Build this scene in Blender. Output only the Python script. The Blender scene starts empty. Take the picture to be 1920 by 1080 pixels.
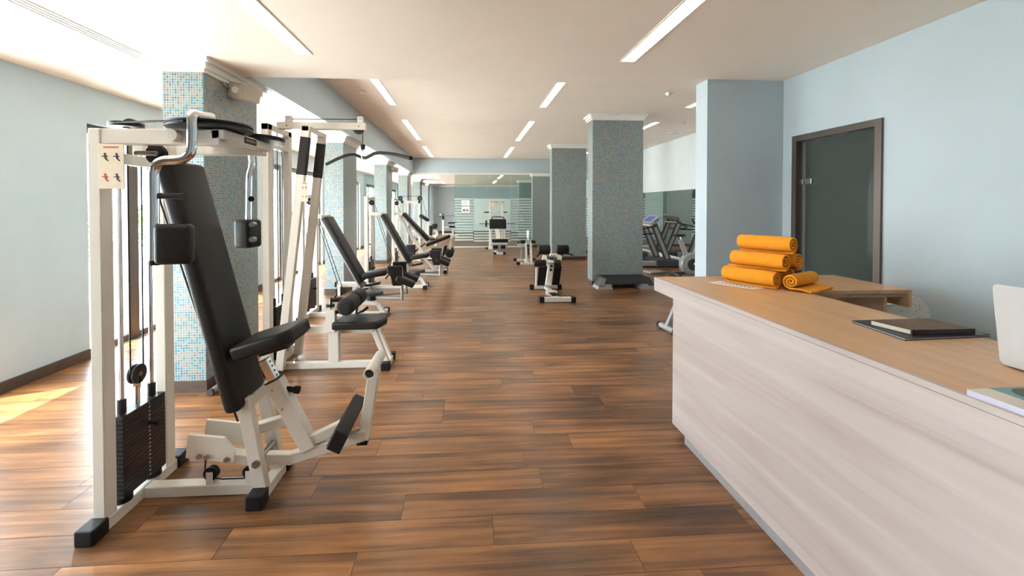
import bpy, bmesh, math, random
from mathutils import Vector, Matrix, Euler
random.seed(7)
S = bpy.context.scene
C = S.collection
V = Vector
PI = math.pi

# ------------------------------------------------------------------ camera
F_PX, HC = 800.0, 1.6
YAW, PITCH = math.atan(52 / 800.0), math.radians(-0.9)
_f = V((math.sin(YAW) * math.cos(PITCH), math.cos(YAW) * math.cos(PITCH), math.sin(PITCH)))
_r = V((math.cos(YAW), -math.sin(YAW), 0))
_u = _r.cross(_f)
CX, CY = 930.0, 398.57
cam_d = bpy.data.cameras.new('camera'); cam = bpy.data.objects.new('camera', cam_d); C.objects.link(cam)
cam_d.sensor_width = 36; cam_d.lens = F_PX * 36 / 1920
cam_d.shift_x = (960 - CX) / 1920; cam_d.shift_y = -(540 - CY) / 1920
cam_d.clip_start = 0.05; cam_d.clip_end = 200
m = Matrix((_r, _u, -_f)).transposed().to_4x4(); m.translation = V((0, 0, HC)); cam.matrix_world = m
S.camera = cam
def _ray(x, y): return _r * ((x - CX) / F_PX) - _u * ((y - CY) / F_PX) + _f
def pY(x, y, Y): d = _ray(x, y); return d * (Y / d.y) + V((0, 0, HC))
def pX(x, y, X): d = _ray(x, y); return d * (X / d.x) + V((0, 0, HC))
def pZ(x, y, Z=0.0): d = _ray(x, y); return d * ((Z - HC) / d.z) + V((0, 0, HC))

# ------------------------------------------------------------------ light
w = bpy.data.worlds.new('daylight'); S.world = w; w.use_nodes = True
bg = w.node_tree.nodes['Background']; bg.inputs[0].default_value = (0.84, 0.93, 1.0, 1); bg.inputs[1].default_value = 13.0
sd = bpy.data.lights.new('sun', 'SUN'); sd.energy = 20.0; sd.angle = math.radians(0.6); sd.color = (1, 0.97, 0.92)
so = bpy.data.objects.new('sun', sd); C.objects.link(so); so.location = (-12, -4, 14)
so.rotation_euler = V((0.29, 0.137, -0.945)).to_track_quat('-Z', 'Y').to_euler()
S.view_settings.view_transform = 'Standard'; S.view_settings.look = 'None'
S.view_settings.gamma = 1; S.view_settings.use_curve_mapping = False
S.view_settings.exposure = 0.7
LAMP = 7.0

# ------------------------------------------------------------------ materials
MATS = {}
def nodes(name):
    mt = bpy.data.materials.new(name); mt.use_nodes = True
    nt = mt.node_tree; b = nt.nodes['Principled BSDF']; MATS[name] = mt
    return mt, nt, b
def N(nt, t, **kw):
    n = nt.nodes.new(t)
    for k, v in kw.items(): setattr(n, k, v)
    return n
def mat(name, col, rough=0.5, metal=0.0, var=0.06, scale=30.0, bump=0.0, spec=0.5, coat=0.0, stretch=(1, 1, 1)):
    """plain procedural material: a colour with gentle noise variation and optional fine relief"""
    mt, nt, b = nodes(name)
    tc = N(nt, 'ShaderNodeTexCoord'); mp = N(nt, 'ShaderNodeMapping'); mp.inputs['Scale'].default_value = stretch
    nz = N(nt, 'ShaderNodeTexNoise'); nz.inputs['Scale'].default_value = scale; nz.inputs['Detail'].default_value = 3
    nt.links.new(tc.outputs['Object'], mp.inputs[0]); nt.links.new(mp.outputs[0], nz.inputs['Vector'])
    cr = N(nt, 'ShaderNodeValToRGB')
    lo = [c * (1 - var) for c in col]; hi = [min(1, c * (1 + var)) for c in col]
    cr.color_ramp.elements[0].position = .3; cr.color_ramp.elements[1].position = .7
    cr.color_ramp.elements[0].color = (*lo, 1); cr.color_ramp.elements[1].color = (*hi, 1)
    nt.links.new(nz.outputs['Fac'], cr.inputs[0]); nt.links.new(cr.outputs[0], b.inputs['Base Color'])
    b.inputs['Roughness'].default_value = rough; b.inputs['Metallic'].default_value = metal
    b.inputs['Specular IOR Level'].default_value = spec; b.inputs['Coat Weight'].default_value = coat
    if bump:
        bp = N(nt, 'ShaderNodeBump'); bp.inputs['Strength'].default_value = bump; bp.inputs['Distance'].default_value = 0.004
        nt.links.new(nz.outputs['Fac'], bp.inputs['Height']); nt.links.new(bp.outputs[0], b.inputs['Normal'])
    return mt
mat('wall_paint', (0.485, 0.57, 0.615), .6, var=.02, scale=3, bump=.03)
mat('wall_white', (0.80, 0.84, 0.86), .6, var=.02, scale=3)
mat('ceiling_paint', (0.93, 0.83, 0.725), .7, var=.015, scale=2)
mat('cornice_white', (0.86, 0.84, 0.80), .5, var=.02)
mat('dark_wood', (0.075, 0.045, 0.032), .4, var=.25, scale=12, stretch=(1, 1, 6))
mat('frame_bronze', (0.13, 0.105, 0.09), .35, metal=.5, var=.05)
mat('white_steel', (0.74, 0.69, 0.61), .32, var=.02, scale=8, coat=.2)
mat('black_leather', (0.013, 0.011, 0.010), .45, var=.15, scale=160, bump=.2, spec=.3)
mat('black_rubber', (0.010, 0.010, 0.011), .5, var=.1, scale=80, bump=.1, spec=.3)
mat('black_foam', (0.018, 0.015, 0.013), .6, var=.1, scale=200, bump=.2, spec=.3)
mat('black_iron', (0.012, 0.012, 0.014), .35, var=.1, scale=40, spec=.4)
mat('chrome', (0.78, 0.78, 0.80), .08, metal=1, var=.01)
mat('bolt_steel', (0.35, 0.34, 0.33), .3, metal=1, var=.05)
mat('silver_paint', (0.40, 0.40, 0.41), .35, metal=.35, var=.03)
mat('grey_plastic', (0.30, 0.29, 0.27), .5, var=.05)
mat('dark_plastic', (0.045, 0.045, 0.05), .45, var=.05)
mat('beige_plastic', (0.62, 0.55, 0.45), .5, var=.03)
mat('cream_card', (0.80, 0.68, 0.52), .5, var=.03)
mat('paper_white', (0.86, 0.84, 0.82), .6, var=.02)
mat('ink_black', (0.03, 0.03, 0.03), .6, var=.05)
mat('ink_red', (0.6, 0.05, 0.04), .6, var=.05)
mat('ink_gold', (0.62, 0.45, 0.12), .4, metal=.3, var=.05)
mat('number_white', (0.85, 0.85, 0.82), .5, var=.02)
mat('towel_orange', (0.90, 0.34, 0.012), .9, var=.12, scale=260, bump=.9)
mat('laptop_white', (0.60, 0.60, 0.61), .25, var=.01, coat=.3)
mat('screen_blue', (0.10, 0.14, 0.55), .2, var=.2, scale=20)
mat('notebook_cover', (0.13, 0.075, 0.034), .6, var=.15, scale=40)
mat('notebook_pages', (0.72, 0.66, 0.55), .7, var=.06, scale=200, stretch=(1, 1, 8))
mat('folder_black', (0.025, 0.024, 0.026), .4, var=.1)
mat('folder_sheets', (0.55, 0.54, 0.68), .6, var=.1, scale=200, stretch=(1, 1, 10))
mat('print_teal', (0.10, 0.30, 0.32), .4, var=.1)
mat('print_skin', (0.65, 0.36, 0.27), .4, var=.1)
mat('print_hair', (0.02, 0.015, 0.013), .4, var=.3)
mat('print_cream', (0.72, 0.64, 0.55), .35, var=.03)
mat('purple_foam', (0.18, 0.06, 0.32), .7, var=.3, scale=25)
mat('blue_foam', (0.05, 0.08, 0.25), .7, var=.2, scale=25)
mat('terrace_stone', (0.64, 0.63, 0.60), .8, var=.08, scale=2)
mat('leaf_green', (0.10, 0.22, 0.05), .6, var=.5, scale=6)
mat('desk_inside', (0.16, 0.10, 0.065), .5, var=.1)
mat('door_glass_dark', (0.050, 0.062, 0.055), .08, var=.03, coat=.5)

def wood(name, cols, grain_axis='Y', rough=.35, scale=1.0, streak=14.0, spec=.4):
    mt, nt, b = nodes(name)
    geo = N(nt, 'ShaderNodeNewGeometry'); mp = N(nt, 'ShaderNodeMapping')
    st = {'X': (1, streak, streak), 'Y': (streak, 1, streak)}[grain_axis]
    mp.inputs['Scale'].default_value = [s * scale for s in st]
    nz = N(nt, 'ShaderNodeTexNoise'); nz.inputs['Scale'].default_value = 1.0; nz.inputs['Detail'].default_value = 6; nz.inputs['Distortion'].default_value = .6
    nt.links.new(geo.outputs['Position'], mp.inputs[0]); nt.links.new(mp.outputs[0], nz.inputs['Vector'])
    cr = N(nt, 'ShaderNodeValToRGB'); e = cr.color_ramp.elements
    e[0].position = .3; e[0].color = (*cols[0], 1); e[1].position = .7; e[1].color = (*cols[2], 1)
    k = e.new(.5); k.color = (*cols[1], 1)
    nt.links.new(nz.outputs['Fac'], cr.inputs[0]); nt.links.new(cr.outputs[0], b.inputs['Base Color'])
    b.inputs['Roughness'].default_value = rough; b.inputs['Specular IOR Level'].default_value = spec
    return mt
wood('desk_top_maple', ((.58, .345, .18), (.64, .39, .21), (.70, .44, .25)), 'Y', .38, 1.2, 12)
wood('desk_pale', ((.43, .35, .32), (.51, .435, .405), (.57, .505, .475)), 'Y', .45, .7, 17)

def floor_material():
    mt, nt, b = nodes('plank_wood'); L = nt.links.new
    geo = N(nt, 'ShaderNodeNewGeometry'); oi = N(nt, 'ShaderNodeObjectInfo'); at = N(nt, 'ShaderNodeAttribute'); at.attribute_name = 'tone'
    add = N(nt, 'ShaderNodeMath', operation='ADD'); L(oi.outputs['Random'], add.inputs[0]); L(at.outputs['Fac'], add.inputs[1])
    fr = N(nt, 'ShaderNodeMath', operation='FRACT'); L(add.outputs[0], fr.inputs[0])
    off = N(nt, 'ShaderNodeCombineXYZ'); mul = N(nt, 'ShaderNodeMath', operation='MULTIPLY'); mul.inputs[1].default_value = 37.0
    L(fr.outputs[0], mul.inputs[0]); L(mul.outputs[0], off.inputs[0]); L(mul.outputs[0], off.inputs[2])
    va = N(nt, 'ShaderNodeVectorMath', operation='ADD'); L(geo.outputs['Position'], va.inputs[0]); L(off.outputs[0], va.inputs[1])
    mp = N(nt, 'ShaderNodeMapping'); mp.inputs['Scale'].default_value = (.9, 17, 1); L(va.outputs[0], mp.inputs[0])
    nz = N(nt, 'ShaderNodeTexNoise'); nz.inputs['Scale'].default_value = 1.0; nz.inputs['Detail'].default_value = 5; nz.inputs['Roughness'].default_value = .6; nz.inputs['Distortion'].default_value = .7
    L(mp.outputs[0], nz.inputs['Vector'])
    mp2 = N(nt, 'ShaderNodeMapping'); mp2.inputs['Scale'].default_value = (1.3, 3.6, 1); L(va.outputs[0], mp2.inputs[0])
    n2 = N(nt, 'ShaderNodeTexNoise'); n2.inputs['Scale'].default_value = 1.0; n2.inputs['Detail'].default_value = 3; L(mp2.outputs[0], n2.inputs['Vector'])
    mx = N(nt, 'ShaderNodeMath', operation='MULTIPLY_ADD'); mx.inputs[1].default_value = .5; L(nz.outputs['Fac'], mx.inputs[0])
    m2 = N(nt, 'ShaderNodeMath', operation='MULTIPLY'); m2.inputs[1].default_value = .42; L(n2.outputs['Fac'], m2.inputs[0]); L(m2.outputs[0], mx.inputs[2])
    m3 = N(nt, 'ShaderNodeMath', operation='MULTIPLY_ADD'); m3.inputs[1].default_value = .06; L(fr.outputs[0], m3.inputs[0]); L(mx.outputs[0], m3.inputs[2])
    cr = N(nt, 'ShaderNodeValToRGB'); e = cr.color_ramp.elements
    e[0].position = .34; e[0].color = (.058, .027, .013, 1); e[1].position = .68; e[1].color = (.53, .240, .085, 1)
    k = e.new(.46); k.color = (.170, .074, .028, 1); k = e.new(.56); k.color = (.315, .138, .050, 1)
    L(m3.outputs[0], cr.inputs[0]); L(cr.outputs[0], b.inputs['Base Color'])
    b.inputs['Roughness'].default_value = .33; b.inputs['Specular IOR Level'].default_value = .5
    bp = N(nt, 'ShaderNodeBump'); bp.inputs['Strength'].default_value = .12; bp.inputs['Distance'].default_value = .002
    L(nz.outputs['Fac'], bp.inputs['Height']); L(bp.outputs[0], b.inputs['Normal'])
floor_material()

def mosaic_material():
    mt, nt, b = nodes('mosaic_tiles'); L = nt.links.new
    geo = N(nt, 'ShaderNodeNewGeometry'); sp = N(nt, 'ShaderNodeSeparateXYZ'); sn = N(nt, 'ShaderNodeSeparateXYZ')
    L(geo.outputs['Position'], sp.inputs[0]); L(geo.outputs['Normal'], sn.inputs[0])
    ab = N(nt, 'ShaderNodeMath', operation='ABSOLUTE'); L(sn.outputs[0], ab.inputs[0])
    gt = N(nt, 'ShaderNodeMath', operation='GREATER_THAN'); gt.inputs[1].default_value = .5; L(ab.outputs[0], gt.inputs[0])
    mxu = N(nt, 'ShaderNodeMix'); L(gt.outputs[0], mxu.inputs[0]); L(sp.outputs[0], mxu.inputs[2]); L(sp.outputs[1], mxu.inputs[3])
    T = 0.0218
    idx, frs = [], []
    for src in (mxu.outputs[0], sp.outputs[2]):
        d = N(nt, 'ShaderNodeMath', operation='DIVIDE'); d.inputs[1].default_value = T; L(src, d.inputs[0])
        fl = N(nt, 'ShaderNodeMath', operation='FLOOR'); L(d.outputs[0], fl.inputs[0]); idx.append(fl)
        f = N(nt, 'ShaderNodeMath', operation='FRACT'); L(d.outputs[0], f.inputs[0])
        pp = N(nt, 'ShaderNodeMath', operation='PINGPONG'); pp.inputs[1].default_value = .5; L(f.outputs[0], pp.inputs[0]); frs.append(pp)
    cb = N(nt, 'ShaderNodeCombineXYZ'); L(idx[0].outputs[0], cb.inputs[0]); L(idx[1].outputs[0], cb.inputs[1]); L(gt.outputs[0], cb.inputs[2])
    wn = N(nt, 'ShaderNodeTexWhiteNoise', noise_dimensions='3D'); L(cb.outputs[0], wn.inputs['Vector'])
    cr = N(nt, 'ShaderNodeValToRGB'); cr.color_ramp.interpolation = 'CONSTANT'; e = cr.color_ramp.elements
    pal = [(0, (.20, .27, .27)), (.16, (.05, .20, .28)), (.30, (.25, .225, .195)), (.44, (.12, .28, .31)), (.58, (.025, .19, .33)), (.70, (.23, .24, .22)), (.82, (.24, .185, .15)), (.92, (.08, .19, .20))]
    e[0].position = 0; e[0].color = (*pal[0][1], 1); e[1].position = pal[1][0]; e[1].color = (*pal[1][1], 1)
    for p, c in pal[2:]: k = e.new(p); k.color = (*c, 1)
    L(wn.outputs['Value'], cr.inputs[0])
    mn = N(nt, 'ShaderNodeMath', operation='MINIMUM'); L(frs[0].outputs[0], mn.inputs[0]); L(frs[1].outputs[0], mn.inputs[1])
    g = N(nt, 'ShaderNodeMath', operation='LESS_THAN'); g.inputs[1].default_value = .085; L(mn.outputs[0], g.inputs[0])
    mc = N(nt, 'ShaderNodeMix', data_type='RGBA'); L(g.outputs[0], mc.inputs[0]); L(cr.outputs[0], mc.inputs[6]); mc.inputs[7].default_value = (.46, .43, .38, 1)
    L(mc.outputs[2], b.inputs['Base Color'])
    rr = N(nt, 'ShaderNodeMath', operation='MULTIPLY_ADD'); rr.inputs[1].default_value = .5; rr.inputs[2].default_value = .28; L(g.outputs[0], rr.inputs[0]); L(rr.outputs[0], b.inputs['Roughness'])
    bp = N(nt, 'ShaderNodeBump'); bp.inputs['Strength'].default_value = .35; bp.inputs['Distance'].default_value = .002; bp.invert = True
    L(g.outputs[0], bp.inputs['Height']); L(bp.outputs[0], b.inputs['Normal'])
mosaic_material()

def glass_mat(name, tint, gloss=.08, haze=0.0, haze_col=(.8, .86, .84)):
    mt, nt, b = nodes(name); L = nt.links.new; nt.nodes.remove(b)
    out = nt.nodes['Material Output']
    tr = N(nt, 'ShaderNodeBsdfTransparent'); tr.inputs[0].default_value = (*tint, 1)
    gl = N(nt, 'ShaderNodeBsdfGlossy'); gl.inputs['Roughness'].default_value = .02
    fr = N(nt, 'ShaderNodeFresnel'); fr.inputs[0].default_value = 1.45
    gb = N(nt, 'ShaderNodeNewGeometry'); iv = N(nt, 'ShaderNodeMath', operation='SUBTRACT'); iv.inputs[0].default_value = 1; L(gb.outputs['Backfacing'], iv.inputs[1])
    fm = N(nt, 'ShaderNodeMath', operation='MULTIPLY'); L(fr.outputs[0], fm.inputs[0]); L(iv.outputs[0], fm.inputs[1])
    mx = N(nt, 'ShaderNodeMixShader'); L(fm.outputs[0], mx.inputs[0]); L(tr.outputs[0], mx.inputs[1]); L(gl.outputs[0], mx.inputs[2])
    last = mx
    if haze:
        df = N(nt, 'ShaderNodeBsdfDiffuse'); df.inputs[0].default_value = (*haze_col, 1)
        tl = N(nt, 'ShaderNodeBsdfTranslucent'); tl.inputs[0].default_value = (*haze_col, 1)
        a = N(nt, 'ShaderNodeMixShader'); a.inputs[0].default_value = .4; L(df.outputs[0], a.inputs[1]); L(tl.outputs[0], a.inputs[2])
        nz = N(nt, 'ShaderNodeTexNoise'); nz.inputs['Scale'].default_value = 4
        mr = N(nt, 'ShaderNodeMapRange'); mr.inputs['To Min'].default_value = haze - .04; mr.inputs['To Max'].default_value = haze + .04; L(nz.outputs['Fac'], mr.inputs[0])
        h = N(nt, 'ShaderNodeMixShader'); L(mr.outputs[0], h.inputs[0]); L(mx.outputs[0], h.inputs[1]); L(a.outputs[0], h.inputs[2]); last = h
    L(last.outputs[0], out.inputs[0])
glass_mat('clear_glass', (.97, .985, .98))
glass_mat('partition_glass', (.84, .915, .89))
glass_mat('frosted_film', (.9, .95, .93), haze=.55)
mt, nt, b = nodes('mirror_glass'); b.inputs['Base Color'].default_value = (.80, .86, .83, 1); b.inputs['Metallic'].default_value = 1; b.inputs['Roughness'].default_value = .01
mt, nt, b = nodes('lamp_diffuser'); b.inputs['Base Color'].default_value = (.9, .9, .9, 1); b.inputs['Emission Color'].default_value = (1, .95, .88, 1); b.inputs['Emission Strength'].default_value = LAMP
def terrazzo():
    mt, nt, b = nodes('speckled_plastic'); L = nt.links.new
    tc = N(nt, 'ShaderNodeTexCoord'); vo = N(nt, 'ShaderNodeTexVoronoi'); vo.inputs['Scale'].default_value = 55; L(tc.outputs['Object'], vo.inputs['Vector'])
    cr = N(nt, 'ShaderNodeValToRGB'); cr.color_ramp.interpolation = 'CONSTANT'; e = cr.color_ramp.elements
    e[0].color = (.06, .05, .045, 1); e[1].position = .17; e[1].color = (.88, .83, .74, 1)
    L(vo.outputs['Distance'], cr.inputs[0]); L(cr.outputs[0], b.inputs['Base Color']); b.inputs['Roughness'].default_value = .4
terrazzo()

# ------------------------------------------------------------------ mesh helpers
class MB:
    def __init__(s): s.bm = bmesh.new()
    def _new(s, fn):
        before = set(s.bm.verts); fn(); return [v for v in s.bm.verts if v not in before]
    def box(s, c, size, rot=None, bevel=0.0, seg=2):
        r = bmesh.ops.create_cube(s.bm, size=1.0); vs = r['verts']
        M = Matrix.Translation(V(c)) @ (rot.to_4x4() if rot else Matrix.Identity(4)) @ Matrix.Diagonal((*size, 1))
        bmesh.ops.transform(s.bm, matrix=M, verts=vs)
        if bevel:
            es = list({e for v in vs for e in v.link_edges})
            bmesh.ops.bevel(s.bm, geom=es, offset=bevel, segments=seg, profile=.5, affect='EDGES')
        return s
    def span(s, a, b, bevel=0.0, seg=1):
        a, b = V(a), V(b); return s.box((a + b) / 2, [abs(b[i] - a[i]) for i in range(3)], bevel=bevel, seg=seg)
    def beam(s, p0, p1, w, h, up=(0, 1, 0), bevel=.004, seg=1):
        """box from p0 to p1; w is its size along 'up', h across"""
        p0, p1 = V(p0), V(p1); d = p1 - p0; z = d.normalized(); x = V(up); x = (x - z * x.dot(z)).normalized(); y = z.cross(x)
        R = Matrix((x, y, z)).transposed()
        return s.box((p0 + p1) / 2, (w, h, d.length), R, bevel, seg)
    def cyl(s, p0, p1, r, seg=20, r2=None, bevel=0.0):
        p0, p1 = V(p0), V(p1); d = p1 - p0
        q = d.to_track_quat('Z', 'Y').to_matrix().to_4x4()
        M = Matrix.Translation((p0 + p1) / 2) @ q
        g = bmesh.ops.create_cone(s.bm, cap_ends=True, segments=seg, radius1=r, radius2=r if r2 is None else r2, depth=d.length, matrix=M)
        if bevel:
            es = [e for e in {e for v in g['verts'] for e in v.link_edges} if any(len(f.verts) > 4 for f in e.link_faces)]
            bmesh.ops.bevel(s.bm, geom=es, offset=bevel, segments=3, profile=.5, affect='EDGES')
        return s
    def tube(s, pts, r, seg=12, smooth=0, cap=True):
        pts = [V(p) for p in pts]
        for _ in range(smooth):
            q = [pts[0]]
            for a, b in zip(pts, pts[1:]): q += [a.lerp(b, .25), a.lerp(b, .75)]
            q.append(pts[-1]); pts = q
        rings = []; prev = None
        for i, p in enumerate(pts):
            t = (pts[min(i + 1, len(pts) - 1)] - pts[max(i - 1, 0)]).normalized()
            if prev is None:
                a = V((0, 0, 1)) if abs(t.z) < .9 else V((0, 1, 0)); x = (a - t * a.dot(t)).normalized()
            else: x = (prev - t * prev.dot(t)).normalized()
            prev = x; y = t.cross(x)
            rr = r[i] if isinstance(r, (list, tuple)) else r
            rings.append([s.bm.verts.new(p + (x * math.cos(2 * PI * k / seg) + y * math.sin(2 * PI * k / seg)) * rr) for k in range(seg)])
        for a, b in zip(rings, rings[1:]):
            for k in range(seg): s.bm.faces.new((a[k], a[(k + 1) % seg], b[(k + 1) % seg], b[k]))
        if cap: s.bm.faces.new(rings[0][::-1]); s.bm.faces.new(rings[-1])
        return s
    def prism(s, poly, vec):
        vec = V(vec); a = [s.bm.verts.new(V(p)) for p in poly]; b = [s.bm.verts.new(V(p) + vec) for p in poly]; n = len(a)
        s.bm.faces.new(a); s.bm.faces.new(b[::-1])
        for k in range(n): s.bm.faces.new((a[k], b[k], b[(k + 1) % n], a[(k + 1) % n]))
        return s
    def build(s, name, material, parent=None, smooth=False):
        bmesh.ops.recalc_face_normals(s.bm, faces=s.bm.faces)
        me = bpy.data.meshes.new(name)
        off = world_loc(parent) if parent else V((0, 0, 0))
        bmesh.ops.translate(s.bm, verts=s.bm.verts, vec=-off)
        s.bm.to_mesh(me); s.bm.free()
        if smooth:
            for p in me.polygons: p.use_smooth = True
            me.set_sharp_from_angle(angle=math.radians(42))
        me.materials.append(MATS[material])
        o = bpy.data.objects.new(name, me); C.objects.link(o)
        if parent: o.parent = parent
        return o
def world_loc(o):
    l = V((0, 0, 0))
    while o is not None: l += o.location; o = o.parent
    return l
def props(o, label=None, cat=None, group=None, kind=None):
    if label: o['label'] = label
    if cat: o['category'] = cat
    if group: o['group'] = group
    if kind: o['kind'] = kind
    return o
def thing(name, loc, label=None, cat=None, group=None, kind=None):
    o = bpy.data.objects.new(name, None); C.objects.link(o); o.location = loc; o.empty_display_size = .1
    return props(o, label, cat, group, kind)
def top(o, label, cat, group=None):
    """re-centre a one-mesh thing on its base and describe it"""
    return props(o, label, cat, group)
def copy_tree(o, loc=None, parent=None):
    c = o.copy(); C.objects.link(c); c.parent = parent
    if loc is not None: c.location = loc
    for ch in [x for x in o.children]: copy_tree(ch, None, c)
    return c
def bx(a, b, bevel=0.0): return MB().span(a, b, bevel)
def cushion(c, size, rot=None, r=.02): return MB().box(c, size, rot, r, 3)
def text_mesh(name, body, size, loc, rot, material, parent=None, extrude=.0006, align='CENTER', spacing=1.0):
    cu = bpy.data.curves.new(name, 'FONT'); cu.body = body; cu.size = size; cu.extrude = extrude; cu.align_x = align; cu.align_y = 'CENTER'; cu.space_line = spacing
    tmp = bpy.data.objects.new(name, cu); C.objects.link(tmp)
    dg = bpy.context.evaluated_depsgraph_get(); me = bpy.data.meshes.new_from_object(tmp.evaluated_get(dg))
    bpy.data.objects.remove(tmp); bpy.data.curves.remove(cu)
    me.materials.clear(); me.materials.append(MATS[material])
    M = Matrix.Translation(V(loc)) @ rot.to_4x4(); me.transform(M)
    if parent: me.transform(Matrix.Translation(-world_loc(parent)))
    o = bpy.data.objects.new(name, me); C.objects.link(o); o.parent = parent
    return o

# ------------------------------------------------------------------ the room
XL, XR, XF = -3.97, 3.15, 5.65          # left wall, right wall by the desk, right wall of the far hall
YB, YE, YP, YZ = -3.2, 4.3, 16.4, 25.5  # back wall, edge of the low ceiling, glass partition, end wall
Z1, Z2 = 2.85, 3.42                     # low and raised ceiling
def struct(name, mb, material, parent=None):
    o = mb.build(name, material, parent)
    if not parent: o['kind'] = 'structure'
    return o
fl = struct('floor', bx((XL - .2, YB - .1, -.12), (XF + .2, YZ + .1, -.011)), 'dark_wood')
# planks: the 300 that show largest are parts, the rest one stuff part
PW, PL = .192, 1.285
def in_view(x, y):
    d = V((x, y, 0)) - V((0, 0, HC)); z = d.dot(_f)
    if z < .2: return False
    u = CX + F_PX * d.dot(_r) / z; v = CY - F_PX * d.dot(_u) / z
    return -40 < u < 1960 and v < 1120
planks = []
row = 0; y = YB
while y < YZ:
    x = XL - random.random() * PL
    while x < XF:
        a, b = max(x, XL), min(x + PL, XF)
        if b - a > .04: planks.append((a, b, y, min(y + PW, YZ)))
        x += PL
    y += PW; row += 1
def seen(p):
    a, b, y0, y1 = p; cx, cy = (a + b) / 2, (y0 + y1) / 2
    if cx > 1.75 and cy < 3.0: return 0     # under the desk
    if cx > 2.4 and cy < 8: return 0
    return (1.0 / (cx * cx + cy * cy)) if (in_view(a, cy) or in_view(b, cy) or in_view(cx, cy)) else 0
order = sorted(planks, key=seen, reverse=True)
me0 = bpy.data.meshes.new('plank'); bmx = bmesh.new(); bmesh.ops.create_cube(bmx, size=1.0); bmx.to_mesh(me0); bmx.free(); me0.materials.append(MATS['plank_wood'])
GAP = .0011
for a, b, y0, y1 in order[:300]:
    o = bpy.data.objects.new('plank', me0); C.objects.link(o); o.parent = fl
    o.location = ((a + b) / 2, (y0 + y1) / 2, -.005); o.scale = (b - a - 2 * GAP, y1 - y0 - 2 * GAP, .01)
vs, fs, tone = [], [], []
for a, b, y0, y1 in order[300:]:
    i = len(vs); t = random.random()
    for z in (-.01, 0):
        vs += [(a + GAP, y0 + GAP, z), (b - GAP, y0 + GAP, z), (b - GAP, y1 - GAP, z), (a + GAP, y1 - GAP, z)]
    fs += [(i + 4, i + 5, i + 6, i + 7), (i, i + 1, i + 5, i + 4), (i + 1, i + 2, i + 6, i + 5), (i + 2, i + 3, i + 7, i + 6), (i + 3, i, i + 4, i + 7)]
    tone += [t] * 5
me = bpy.data.meshes.new('far_planks'); me.from_pydata(vs, [], fs); me.materials.append(MATS['plank_wood'])
at = me.attributes.new('tone', 'FLOAT', 'FACE'); at.data.foreach_set('value', tone)
o = bpy.data.objects.new('far_planks', me); C.objects.link(o); o.parent = fl; o['kind'] = 'stuff'

# ceilings
struct('ceiling', bx((XL - .2, YB - .1, Z1), (XF + .2, YE, Z1 + .62)), 'ceiling_paint')
struct('ceiling_window_side', bx((XL - .2, YE, Z1), (-2.16, YZ + .1, Z1 + .62)), 'ceiling_paint')
struct('ceiling_raised', bx((-2.16, YE, Z2), (XF + .2, YP + .2, Z2 + .2)), 'ceiling_paint')
struct('ceiling_end_room', bx((-2.16, YP + .2, Z1), (XF + .2, YZ + .1, Z1 + .62)), 'ceiling_paint')
struct('wall_beam_side', bx((-2.16, YE, Z1 + .001), (-2.10, YP, Z2)), 'wall_paint')
struct('wall_header', bx((-2.10, YP, Z1 + .001), (XF, YP + .2, Z2)), 'wall_paint')
struct('trim_header', bx((-2.16, YP - .02, Z1 - .04), (XF, YP + .2, Z1 + .001)), 'cornice_white')

# left wall with floor-length windows between piers that stand behind the pillars
PIT = 4.07
P0 = 3.80                                # front of the first pillar
piers = [(YB - .1 if k == -1 else P0 + PIT * k - .02, P0 + PIT * k + .93) for k in range(-1, 6)]
WT = 2.47
wl = MB()
for a, b in piers: wl.span((XL - .22, max(a, YB - .1), 0), (XL, min(b, YZ + .1), Z1))
gaps = [(piers[i][1], piers[i + 1][0]) for i in range(len(piers) - 1)]
for a, b in gaps: wl.span((XL - .22, a, WT), (XL, b, Z1))
if piers[-1][1] < YZ: wl.span((XL - .22, piers[-1][1], 0), (XL, YZ + .1, Z1))
struct('wall_left', wl, 'wall_paint')
bb = MB()
for a, b in piers: bb.span((XL, a, 0), (XL + .015, b, .10))
struct('baseboard_left', bb, 'dark_wood')
for i, (a, b) in enumerate(gaps):
    r = thing('window_%d' % (i + 1), ((XL - .11), (a + b) / 2, 0), kind='structure')
    fr = MB(); x0, x1 = XL - .15, XL - .07; t = .07
    fr.span((x0, a, WT - .10), (x1, b, WT)); fr.span((x0, a, 0), (x1, b, .07))
    fr.span((x0, a, .07), (x1, a + t, WT - .1)); fr.span((x0, b - t, .07), (x1, b, WT - .1))
    fr.build('window_frame', 'frame_bronze', r)
    cuts = [a + t, a + .68, b - 1.35, b - t]
    for k in range(3):
        c0, c1 = cuts[k], cuts[k + 1]; xx = x0 + .012 + .03 * (k % 2); hw = .085
        if k: MB().span((x0 + .005, c0 - hw, .07), (x1 + .01, c0 + hw, WT - .1)).build('mullion', 'frame_bronze', r)
        MB().span((xx, c0 + (hw if k else 0), .07), (xx + .008, c1 - (hw if k < 2 else 0), WT - .1)).build('pane', 'clear_glass', r)
    MB().span((XL - .22, a, -.01), (XL, b, .002)).build('threshold', 'frame_bronze', r)
    pl = bpy.data.lights.new('window_portal', 'AREA'); pl.shape = 'RECTANGLE'; pl.size = b - a; pl.size_y = WT; pl.cycles.is_portal = True
    po = bpy.data.objects.new('window_portal', pl); C.objects.link(po); po.location = (XL - .24, (a + b) / 2, WT / 2)
    po.rotation_euler = Matrix(((0, 0, -1), (1, 0, 0), (0, -1, 0))).to_euler() if False else V((1, 0, 0)).to_track_quat('-Z', 'Y').to_euler()
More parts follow.
